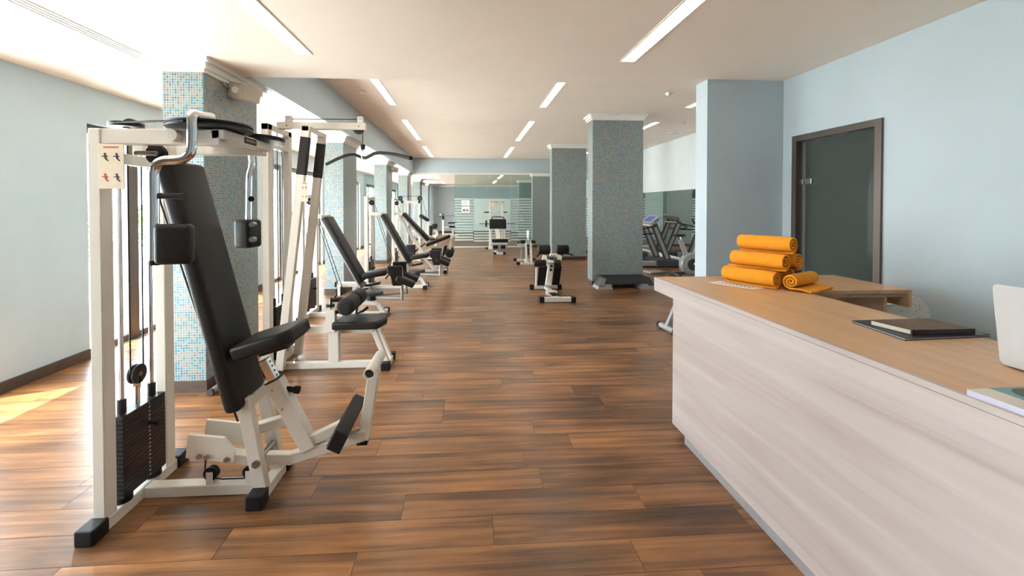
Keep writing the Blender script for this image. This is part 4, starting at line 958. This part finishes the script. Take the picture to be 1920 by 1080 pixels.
# ------------------------------------------------------------------ machines and things in the middle and beyond
# leg press facing the hall, before the glass wall
H = thing('leg_press_machine', (1.0, 15.0, 0), 'white leg press machine with square black back pad before the frosted glass', 'gym machine')
def qh(x, y, Y): return pY(x, y, Y)
Yr = 15.75
xl, xr, zt = qh(919, 400, Yr).x, qh(942, 400, Yr).x, qh(930, 377, Yr).z
for x_ in (xl, xr): bx((x_ - .04, Yr - .04, 0), (x_ + .04, Yr + .04, zt), .006).build('upright', 'white_steel', H)
bx((xl - .04, Yr - .04, zt - .06), (xr + .04, Yr + .04, zt + .01), .006).build('top_beam', 'white_steel', H)
em = bx((qh(926, 378, Yr).x, Yr - .046, zt - .05), (qh(933, 378, Yr).x, Yr - .041, zt)).build('name_plate', 'ink_gold', H)
placard(H, ((qh(919, 383, Yr).x + qh(927, 383, Yr).x) / 2, Yr - .05, qh(920, 383, Yr).z), .15, .2)
for a, b in ((908, 917), (944, 951)): MB().tube([qh(a, 398, Yr), qh(b, 398, Yr)], .02, 10).build('peg', 'black_rubber', H, True)
Yp = 15.3
a, b = qh(917.5, 411, Yp), qh(949, 429, Yp)
MB().box(((a.x + b.x) / 2, Yp, (a.z + b.z) / 2), (b.x - a.x, .08, a.z - b.z), Euler((-.25, 0, 0)).to_matrix(), .02, 3).build('back_pad', 'black_leather', H, True)
bx((a.x - .03, Yp + .06, a.z - .02), (b.x + .02, Yp + .10, a.z + .03), .004).build('pad_frame', 'white_steel', H)
MB().tube([qh(922, 411, Yp), qh(922, 406.5, Yp), qh(944.5, 406.5, Yp), qh(944.5, 411, Yp)], .017, 10, 1).build('shoulder_bar', 'black_rubber', H, True)
br = MB().tube([qh(899, 419.5, Yp + .15), qh(967, 419.5, Yp + .15)], .02, 10).build('loading_bar', 'bolt_steel', H, True)
MB().cyl(qh(910, 419.5, Yp + .15), qh(913, 419.5, Yp + .15), .12, 22).build('weight_disc', 'black_iron', H, True)
for x_ in (920, 946): MB().beam(qh(x_, 430, Yp), V((qh(x_, 440, Yp).x, Yp - .1, .05)), .05, .06).build('side_leg', 'white_steel', H)
MB().beam(qh(932, 429, Yp), qh(935, 448, Yp - .2), .06, .16, up=(0, 1, 0)).build('centre_post', 'white_steel', H)
Ys = 14.5
a, b = qh(922, 447, Ys), qh(952, 455, Ys)
MB().box(((a.x + b.x) / 2, Ys, (a.z + b.z) / 2), (b.x - a.x, .4, .09), bevel=.025).build('seat', 'black_leather', H, True)
bx((a.x + .02, Ys - .16, b.z - .05), (b.x - .02, Ys + .18, b.z), .004).build('seat_frame', 'white_steel', H)
Yt = 14.25
a, b = qh(923, 458, Yt), qh(950, 470, Yt)
bx((a.x, Yt, b.z), (b.x, Yt + .05, a.z), .01).build('foot_plate', 'silver_paint', H)
for u0, u1 in ((924.5, 934), (939, 947.5)): p, q = qh(u0, 460, Yt), qh(u1, 466.5, Yt); bx((p.x, Yt - .012, q.z), (q.x, Yt + .002, p.z)).build('plate_grip', 'black_rubber', H)
bx((qh(932, 470, Yt).x - .04, 14.05, 0), (qh(932, 470, Yt).x + .04, Yr, .07), .004).build('base_beam', 'white_steel', H)
bx((qh(932, 470, Yt).x - .04, Yt + .0, .07), (qh(932, 470, Yt).x + .04, Yt + .1, b.z + .05), .004).build('plate_post', 'white_steel', H)
fa, fb = pZ(929, 477).x, pZ(944.5, 477).x
bx((fa, 13.98, 0), (fb, 14.05, .06), .004).build('front_base', 'white_steel', H); caps(H, [(fa - .02, 14.015, .036), (fb + .02, 14.015, .036)], (.09, .085, .072))
bx((xl - .1, Yr - .035, 0), (xr + .1, Yr + .035, .06), .004).build('rear_base', 'white_steel', H); caps(H, [(xl - .12, Yr, .036), (xr + .12, Yr, .036)], (.09, .085, .072))
bx((a.x + .06, Ys - .03, .07), (b.x - .06, Ys + .03, qh(930, 455, Ys).z - .05), .004).build('seat_leg', 'white_steel', H)

# seated calf machine
K = thing('calf_machine', (1.55, 11.9, 0), 'small white seated calf machine with short black pads before the pillar', 'gym machine')
Yk = 11.75
def qk(x, y, Y=Yk): return pY(x, y, Y)
bx((pZ(972, 495).x, 11.50, 0), (pZ(1005, 495).x, 11.56, .06), .004).build('front_base', 'white_steel', K); caps(K, [(pZ(972, 495).x - .02, 11.53, .035)], (.09, .085, .07)); caps(K, [(pZ(1005, 495).x + .02, 11.53, .035)], (.09, .085, .07))
bx((pZ(966, 488).x, 12.30, 0), (pZ(999, 488).x, 12.36, .06), .004).build('rear_base', 'white_steel', K); caps(K, [(pZ(966, 488).x - .02, 12.33, .035), (pZ(999, 488).x + .02, 12.33, .035)], (.09, .085, .07))
xm = qk(990, 480).x
bx((xm - .035, 11.56, 0), (xm + .035, 12.30, .06), .004).build('base_beam', 'white_steel', K)
for u in (986, 995): x_ = qk(u, 470).x; MB().beam((x_, 11.6, .05), (x_, 11.75, qk(990, 451).z), .05, .05, up=(1, 0, 0)).build('post', 'white_steel', K)
MB().beam((qk(982, 470).x, 12.2, .05), (qk(982, 470).x, 12.1, qk(982, 458).z), .05, .05, up=(1, 0, 0)).build('rear_post', 'silver_paint', K)
MB().tube([qk(990.5, 460), qk(989.5, 432)], .025, 10).build('chrome_post', 'chrome', K, True)
knob(K, qk(990.5, 461, Yk - .03), qk(990.5, 461, Yk - .1), .04)
for a, b in ((975, 987), (994, 1004.5)):
    p, q = qk(a, 455), qk(b, 455); MB().box(((p.x + q.x) / 2, Yk + .1, p.z + .02), (q.x - p.x, .28, .09), bevel=.03).build('knee_pad', 'black_leather', K, True)
p, q = qk(971, 458), qk(1001, 458); bx((p.x, Yk + .06, p.z - .04), (q.x, Yk + .14, p.z + .01), .004).build('pad_beam', 'white_steel', K)
p = qk(973, 455, 12.1); MB().box((p.x + .08, 12.15, p.z), (.28, .30, .06), bevel=.02).build('seat', 'black_leather', K, True)
MB().tube([(xm, Yk, qk(990, 478).z), (xm, Yk, qk(990, 465).z)], .03, 10).build('spring', 'black_iron', K, True)

# back extension bench
Bn = thing('back_extension_bench', (1.47, 7.5, 0), 'white back extension bench with black hip pads and ankle rollers', 'exercise bench')
y0_, y1_ = 6.98, 8.10
for (y_, a, b) in ((y0_, (1019, 567), (1071, 566)), (y1_, (1000, 542.5), (1045.5, 541.5))):
    p, q = pZ(*a), pZ(*b); bx((p.x, y_ - .035, .01), (q.x, y_ + .035, .085), .005).build('base_bar', 'white_steel', Bn)
    caps(Bn, [(p.x - .03, y_, .046), (q.x + .03, y_, .046)], (.08, .09, .092))
x_f, x_r = (pZ(1019, 567).x + pZ(1071, 566).x) / 2, (pZ(1000, 542.5).x + pZ(1045.5, 541.5).x) / 2
MB().beam((x_f, y0_, .05), (x_r, y1_, .05), .07, .07, up=(0, 0, 1)).build('base_beam', 'white_steel', Bn)
b = MB(); b.beam((x_f - .01, 7.07, .087), (x_f - .02, 7.32, .092), .012, .13, up=(0, 0, 1)); b.build('step_mat', 'black_rubber', Bn)
bx((x_f - .10, 7.36, .03), (x_f + .08, 7.52, .10), .006).build('post_shoe', 'white_steel', Bn)
q0, q1 = pY(1027, 535, 7.45), pY(1034, 488, 7.55)
MB().beam(q0, q1, .075, .09).build('main_post', 'white_steel', Bn)
knob(Bn, pY(1034, 499, 7.48), pY(1034, 499, 7.40), .026); knob(Bn, pY(1033, 506, 7.48), pY(1033, 506, 7.40), .026)
Yk_ = 7.5
for a, b in ((1001.5, 1023.5), (1039, 1051)):
    p, q = pY(a, 493.5, Yk_), pY(b, 493.5, Yk_); MB().cyl((p.x, Yk_, p.z), (q.x, Yk_, p.z), .062, 24, bevel=.012).build('ankle_roller', 'black_foam', Bn, True)
p, q = pY(1003, 493.5, Yk_), pY(1050, 493.5, Yk_); MB().cyl((p.x, Yk_, p.z), (q.x, Yk_, p.z), .018).build('roller_axle', 'chrome', Bn, True)
for a, b in (((1006, 503), (1021, 533)), ((1034, 503), (1047, 532))):
    p, q = pY(*a, 8.0), pY(*b, 8.0); z1_, z0_ = p.z, q.z
    b_ = MB(); b_.prism([(p.x, 7.72, z1_ + .06), (q.x, 7.72, z1_ + .06), (q.x + .01, 7.98, z0_ - .02), (p.x + .01, 7.98, z0_ - .02)], (0, .035, .02)); fp = b_.build('foot_plate', 'black_rubber', Bn)
    bx((p.x - .012, 7.99, .08), (p.x + .02, 8.06, z1_), .003).build('plate_side', 'white_steel', Bn)
Yh = 8.15
for a, b in ((1008.5, 1031), (1043, 1065.5)):
    p, q = pY(a, 459, Yh), pY(b, 477, Yh); MB().cyl((p.x, Yh, (p.z + q.z) / 2), (q.x, Yh, (p.z + q.z) / 2), (p.z - q.z) / 2, 28, bevel=.02).build('hip_pad', 'black_leather', Bn, True)
MB().beam(pY(1031, 479, 7.85), pY(1045, 479, 7.85), .10, .06, up=(0, 1, 0)).build('head_block', 'cream_card', Bn)
MB().beam(q1, pY(1037, 480, Yh - .1), .08, .10).build('upper_post', 'black_iron', Bn)
for a in (1022, 1050): MB().beam(pY(a, 479, 7.80), pY(a - 2, 489, 7.75), .04, .08).build('pad_bracket', 'white_steel', Bn)
for a in (1019, 1054): MB().beam(pY(a, 478, Yh), pY(1036, 488, Yh - .2), .05, .05).build('pad_arm', 'black_iron', Bn)
MB().tube([pY(1060, 474, Yh), pY(1075, 479, Yh - .1)], .014, 10).build('side_grip', 'black_rubber', Bn, True); MB().tube([pY(1013, 474, Yh), pY(1007, 481, Yh - .1)], .014, 10).build('side_grip', 'black_rubber', Bn, True)
bx((x_r - .045, y1_ - .04, .06), (x_r + .045, y1_ + .04, .55), .004).build('rear_post', 'white_steel', Bn); MB().beam((x_r, y1_, .53), pY(1037, 482, Yh - .1), .06, .06).build('rear_link', 'white_steel', Bn)

# step platform at the foot of the wide pillar
Sp = thing('step_platform', (3.02, 8.13, 0), 'black aerobic step platform on grey risers at the foot of the wide mosaic pillar', 'step platform')
xs0, xs1 = pZ(1117, 541).x, pZ(1223, 539).x; ys0, ys1 = 7.98, 8.33
zt = pY(1150, 517, 8.2).z
for s_, xa_ in ((1, xs0), (-1, xs1)):
    b = MB(); b.prism([(xa_, ys0, 0), (xa_ + s_ * .30, ys0, 0), (xa_ + s_ * .27, ys0, .10), (xa_ + s_ * .16, ys0, .10), (xa_ + s_ * .13, ys0, .06), (xa_ + s_ * .03, ys0, .06)], (0, ys1 - ys0, 0)); b.build('riser', 'silver_paint', Sp)
b = MB()
poly = [(xs0 + .02, .061), (xs0 + .10, zt - .02), (xs0 + .12, zt), (xs1 - .12, zt), (xs1 - .10, zt - .02), (xs1 - .02, .061), (xs1 - .12, .061), (xs1 - .14, .101), (xs0 + .14, .101), (xs0 + .12, .061)]
b.prism([(x_, ys0 + .005, z_) for x_, z_ in poly], (0, ys1 - ys0 - .01, 0)); b.build('deck', 'dark_plastic', Sp)
b = MB(); b.prism([(xs0 + .012, ys0 + .003, .07), (xs0 + .10, ys0 + .003, zt - .015), (xs0 + .17, ys0 + .003, zt - .015), (xs0 + .13, ys0 + .003, .07)], (0, -.006, 0)); b.build('end_trim', 'silver_paint', Sp)
bx((xs0 + .16, ys0 + .03, zt), (xs1 - .16, ys1 - .03, zt + .004)).build('top_mat', 'black_rubber', Sp)

# treadmill facing the mirror
T = thing('treadmill', (4.6, 11.1, 0), 'grey and black treadmill with lit console facing the mirror', 'treadmill')
Y0, Y1 = 10.75, 11.45
bx((3.55, Y0, .03), (5.35, Y1, .17), .02).build('deck', 'silver_paint', T); bx((3.58, Y0 + .1, .17), (4.9, Y1 - .1, .178)).build('running_belt', 'black_rubber', T)
bx((4.85, Y0 - .02, .0), (5.48, Y1 + .02, .20), .03).build('motor_cover', 'dark_plastic', T)
for y_ in (Y0 + .02, Y1 - .02):
    q0, q1 = V((5.20, y_, .15)), V((4.80, y_, 1.12))
    b = MB(); b.beam(q0, q1, .05, .17); o = b.build('console_post', 'dark_plastic', T)
    b = MB(); b.beam(q0.lerp(q1, .08), q0.lerp(q1, .92), .058, .08); b.build('post_panel', 'grey_plastic', o)
    MB().tube([(4.85, y_, 1.08), (4.6, y_, 1.02), (4.25, y_, .95), (4.2, y_, .90), (4.3, y_, .86), (4.78, y_, .88)], .018, 10, 1).build('handrail', 'black_rubber', T, True)
R = Euler((0, math.radians(-38), 0)).to_matrix()
cn = MB().box((4.86, (Y0 + Y1) / 2, 1.22), (.34, Y1 - Y0 + .02, .09), R, .02, 2).build('console', 'grey_plastic', T, True)
MB().box(V((4.86, (Y0 + Y1) / 2, 1.22)) + R @ V((0, 0, .047)), (.20, .42, .006), R).build('display', 'screen_blue', cn)
bx((4.68, Y0, 1.07), (4.95, Y1, 1.11), .01).build('console_tray', 'beige_plastic', T)
for y_ in (Y0 - .024, ): b = MB(); b.box(V((4.86, y_ + .008, 1.22)), (.12, .006, .05), R); b.build('side_display', 'screen_blue', cn)

T2 = copy_tree(T, T.location + V((0, 1.95, 0))); T2['label'] = 'grey and black treadmill deeper in the bay, seen in the mirror behind the first'
# upright bike
U = thing('exercise_bike', (5.05, 9.35, 0), 'silver exercise bike with black saddle in front of the mirror', 'exercise bike')
yb = 9.42
MB().cyl((5.08, yb - .09, .27), (5.08, yb + .09, .27), .255, 36, bevel=.03).build('flywheel_cover', 'silver_paint', U, True)
MB().cyl((5.08, yb - .10, .27), (5.08, yb + .10, .27), .13, 28).build('crank_disc', 'dark_plastic', U, True)
MB().beam((4.98, yb, .42), (4.82, yb, .82), .07, .09).build('seat_tube', 'silver_paint', U); MB().tube([(4.84, yb, .78), (4.80, yb, .90)], .02, 12).build('seat_post', 'chrome', U, True)
b = MB(); b.prism([(4.68, yb - .11, .90), (4.68, yb + .11, .90), (4.80, yb + .10, .90), (4.93, yb + .03, .90), (4.95, yb, .90), (4.93, yb - .03, .90), (4.80, yb - .10, .90)], (0, 0, .06)); sd_ = b.build('saddle', 'black_leather', U, True); mo = sd_.modifiers.new('round', 'BEVEL'); mo.width = .02; mo.segments = 3
MB().beam((5.15, yb, .45), (5.42, yb, 1.10), .08, .10).build('front_post', 'silver_paint', U)
MB().tube([(5.42, yb, 1.08), (5.38, yb - .2, 1.12), (5.28, yb - .24, 1.18), (5.22, yb - .22, 1.30)], .016, 10, 1).build('handlebar', 'black_rubber', U, True); MB().tube([(5.42, yb, 1.08), (5.38, yb + .2, 1.12), (5.28, yb + .24, 1.18), (5.22, yb + .22, 1.30)], .016, 10, 1).build('handlebar', 'black_rubber', U, True)
MB().box((5.42, yb, 1.17), (.10, .24, .16), Euler((0, -.5, 0)).to_matrix(), .02, 2).build('console', 'dark_plastic', U, True)
for x_ in (4.70, 5.45): MB().tube([(x_, yb - .26, .035), (x_, yb + .26, .035)], .035, 14).build('stabiliser', 'dark_plastic', U, True)
bx((4.68, yb - .04, .04), (5.45, yb + .04, .10), .01).build('base_beam', 'dark_plastic', U)
for s_ in (-1, 1):
    MB().beam((5.08, yb + s_ * .115, .27), (5.08 - s_ * .10, yb + s_ * .115, .27 - s_ * .13), .02, .03).build('crank', 'chrome', U); MB().box((5.08 - s_ * .10, yb + s_ * .17, .27 - s_ * .13), (.11, .09, .025), bevel=.006).build('pedal', 'black_rubber', U)
# low stepper pedal board beside it
pb = thing('balance_board', (4.55, 9.75, 0), 'flat dark grey foot board on the floor beside the exercise bike', 'board')
MB().box((4.42, 9.86, .03), (.42, .30, .045), Euler((0, 0, .2)).to_matrix(), .01).build('board', 'grey_plastic', pb); MB().box((4.42, 9.86, .004), (.3, .2, .008), Euler((0, 0, .2)).to_matrix()).build('board_foot', 'black_rubber', pb)

# incline bench whose foot shows beside the desk
Ib = thing('incline_bench', (2.9, 5.15, 0), 'grey tube foot and slanted post of a bench beyond the desk', 'exercise bench')
f0, f1 = pZ(1238, 615), pZ(1266, 629); f0.z = f1.z = .045
MB().tube([f0, f1], .038, 18).build('foot_tube', 'silver_paint', Ib, True)
for p, q in ((f0, f1), (f1, f0)): d_ = (p - q).normalized(); MB().cyl(p - d_ * .012, p + d_ * .025, .042, 18).build('tube_cap', 'black_rubber', Ib, True)
for p in (f0.lerp(f1, .12), f0.lerp(f1, .88)): MB().cyl((p.x, p.y, 0), (p.x, p.y, .02), .03).build('foot_pad', 'black_rubber', Ib, True)
fm = f0.lerp(f1, .5); pe = fm + V((.20, .03, .42)); MB().beam(fm, pe, .06, .075).build('rear_post', 'silver_paint', Ib)
MB().beam(pe + V((-.05, 0, 0)), pe + V((1.0, .1, -.14)), .06, .06).build('bench_beam', 'silver_paint', Ib)
MB().beam(pe + V((.05, 0, .07)), pe + V((.98, .1, -.06)), .28, .07, bevel=.02, seg=3).build('bench_pad', 'black_leather', Ib, True)
fe = pe + V((.95, .1, -.14)); MB().beam(fe, V((fe.x, fe.y, .04)), .06, .06).build('front_post', 'silver_paint', Ib)
MB().tube([(fe.x, fe.y - .25, .038), (fe.x, fe.y + .25, .038)], .036, 16).build('foot_tube', 'silver_paint', Ib, True)

# grey tube foot lying against the first pillar
g0, g1 = V((-2.17, 3.72, .028)), V((-2.17, 4.34, .028))
St = thing('tube_stand', (-2.17, 4.05, 0), 'grey round tube foot on the floor against the mosaic pillar by the chest machine', 'stand')
MB().tube([g0, g1], .026, 16).build('foot_tube', 'grey_plastic', St, True); MB().cyl(g0 + V((0, -.015, 0)), g0 + V((0, .02, 0)), .027, 16).build('tube_cap', 'dark_plastic', St, True)
MB().tube([(-2.17, 4.1, .03), (-2.02, 4.1, .03)], .02, 12).build('cross_tube', 'grey_plastic', St, True); MB().cyl((-2.02, 4.1, .03), (-1.99, 4.1, .03), .024, 14).build('tube_cap', 'dark_plastic', St, True)

# bench with barbell in the room behind the glass
Yw = 23.6
W = thing('barbell_bench', (-1.2, Yw, 0), 'white barbell bench rack against the wall behind the glass partition', 'exercise bench')
xw = pY(831, 420, Yw).x; xw2 = pY(845, 420, Yw).x
zt = pY(831, 401, Yw).z
for y_ in (Yw - .05,):
    bx((xw - .05, y_ - .05, 0), (xw + .05, y_ + .05, zt), .004).build('rack_post', 'white_steel', W)
bx((xw + .5, Yw - .05, 0), (xw + .58, Yw + .05, pY(831, 426, Yw).z), .004).build('rack_post', 'white_steel', W)
for zz_ in (pY(831, 426, Yw).z, .05): bx((xw, Yw - .04, zz_ - .05), (xw + .58, Yw + .04, zz_ + .04), .004).build('rack_beam', 'white_steel', W)
bx((xw - .06, Yw - .11, zt - .32), (xw + .06, Yw + .0, zt), .01).build('bar_hook', 'black_iron', W)
bb = thing('barbell', (xw, Yw - .12, zt - .1), 'long steel barbell resting in the rack behind the glass partition', 'barbell')
MB().tube([(pY(814, 404, Yw).x, Yw - .14, pY(814, 404, Yw).z), (pY(880, 404, Yw).x, Yw - .14, pY(814, 404, Yw).z)], .022, 10).build('bar', 'bolt_steel', bb, True)
c_ = pY(826, 404, Yw); MB().cyl((c_.x - .03, Yw - .14, c_.z), (c_.x + .03, Yw - .14, c_.z), .11, 20).build('collar', 'chrome', bb, True)
Yq = 22.8; bp = thing('curl_bench', (pY(848, 430, Yq).x, Yq, 0), 'small white curl bench with flat black top behind the glass partition', 'exercise bench')
a, b = pY(840, 417, Yq), pY(857, 419, Yq)
bx((a.x, Yq - .15, b.z), (b.x, Yq + .15, a.z), .01).build('arm_pad', 'black_leather', bp)
c_ = pY(849, 430, Yq); bx((c_.x - .06, Yq - .05, .06), (c_.x + .06, Yq + .05, b.z), .004).build('post', 'white_steel', bp); bx((c_.x - .3, Yq - .05, 0), (c_.x + .3, Yq + .05, .08), .004).build('base', 'white_steel', bp)
MB().box((c_.x - .02, Yq - .12, pY(849, 425, Yq).z), (.36, .3, .09), bevel=.03).build('seat', 'black_leather', bp, True)

# mats behind the glass on the window side
for k, (x_, y_, mt_, lb) in enumerate(((-3.15, 17.6, 'purple_foam', 'stack of purple patterned exercise mat blocks behind the glass by the windows'), (-3.62, 17.9, 'blue_foam', 'dark blue exercise mat block behind the glass by the windows'))):
    r = thing('exercise_mat', (x_, y_, 0), lb, 'exercise mat')
    for j in range(4): MB().box((x_, y_, .04 + j * .078), (.42, .62, .074), bevel=.012).build('mat_layer', mt_, r)

# greenery on the terrace, seen through the windows
rnd = random.Random(3)
for k, (x_, y_) in enumerate(((-9.2, 10.5), (-9.8, 14.2), (-9.0, 18.0), (-9.6, 22.5), (-9.4, 27.0))):
    r = thing('terrace_shrub', (x_, y_, 0), 'green leafy shrub standing out on the sunny terrace', 'shrub', 'shrubs on the terrace')
    MB().cyl((x_, y_, -.02), (x_, y_, .7), .05, 8, r2=.03).build('stem', 'dark_wood', r)
    vs, fs = [], []
    for j in range(420):
        d_ = V((rnd.gauss(0, 1), rnd.gauss(0, 1), rnd.gauss(0, 1))).normalized() * (rnd.random() ** .4); c_ = V((d_.x * .8, d_.y * .9, 1.0 + d_.z * .75))
        u_ = V((rnd.gauss(0, 1), rnd.gauss(0, 1), rnd.gauss(0, 1))).normalized(); w_ = u_.cross(V((rnd.random(), 1, rnd.random()))).normalized(); i = len(vs); s_ = .12
        vs += [c_ - u_ * s_, c_ + w_ * s_ * .45, c_ + u_ * s_, c_ - w_ * s_ * .45]; fs.append((i, i + 1, i + 2, i + 3))
    me = bpy.data.meshes.new('foliage'); me.from_pydata(vs, [], fs); me.materials.append(MATS['leaf_green']); o = bpy.data.objects.new('foliage', me); C.objects.link(o); o.parent = r; o['kind'] = 'stuff'
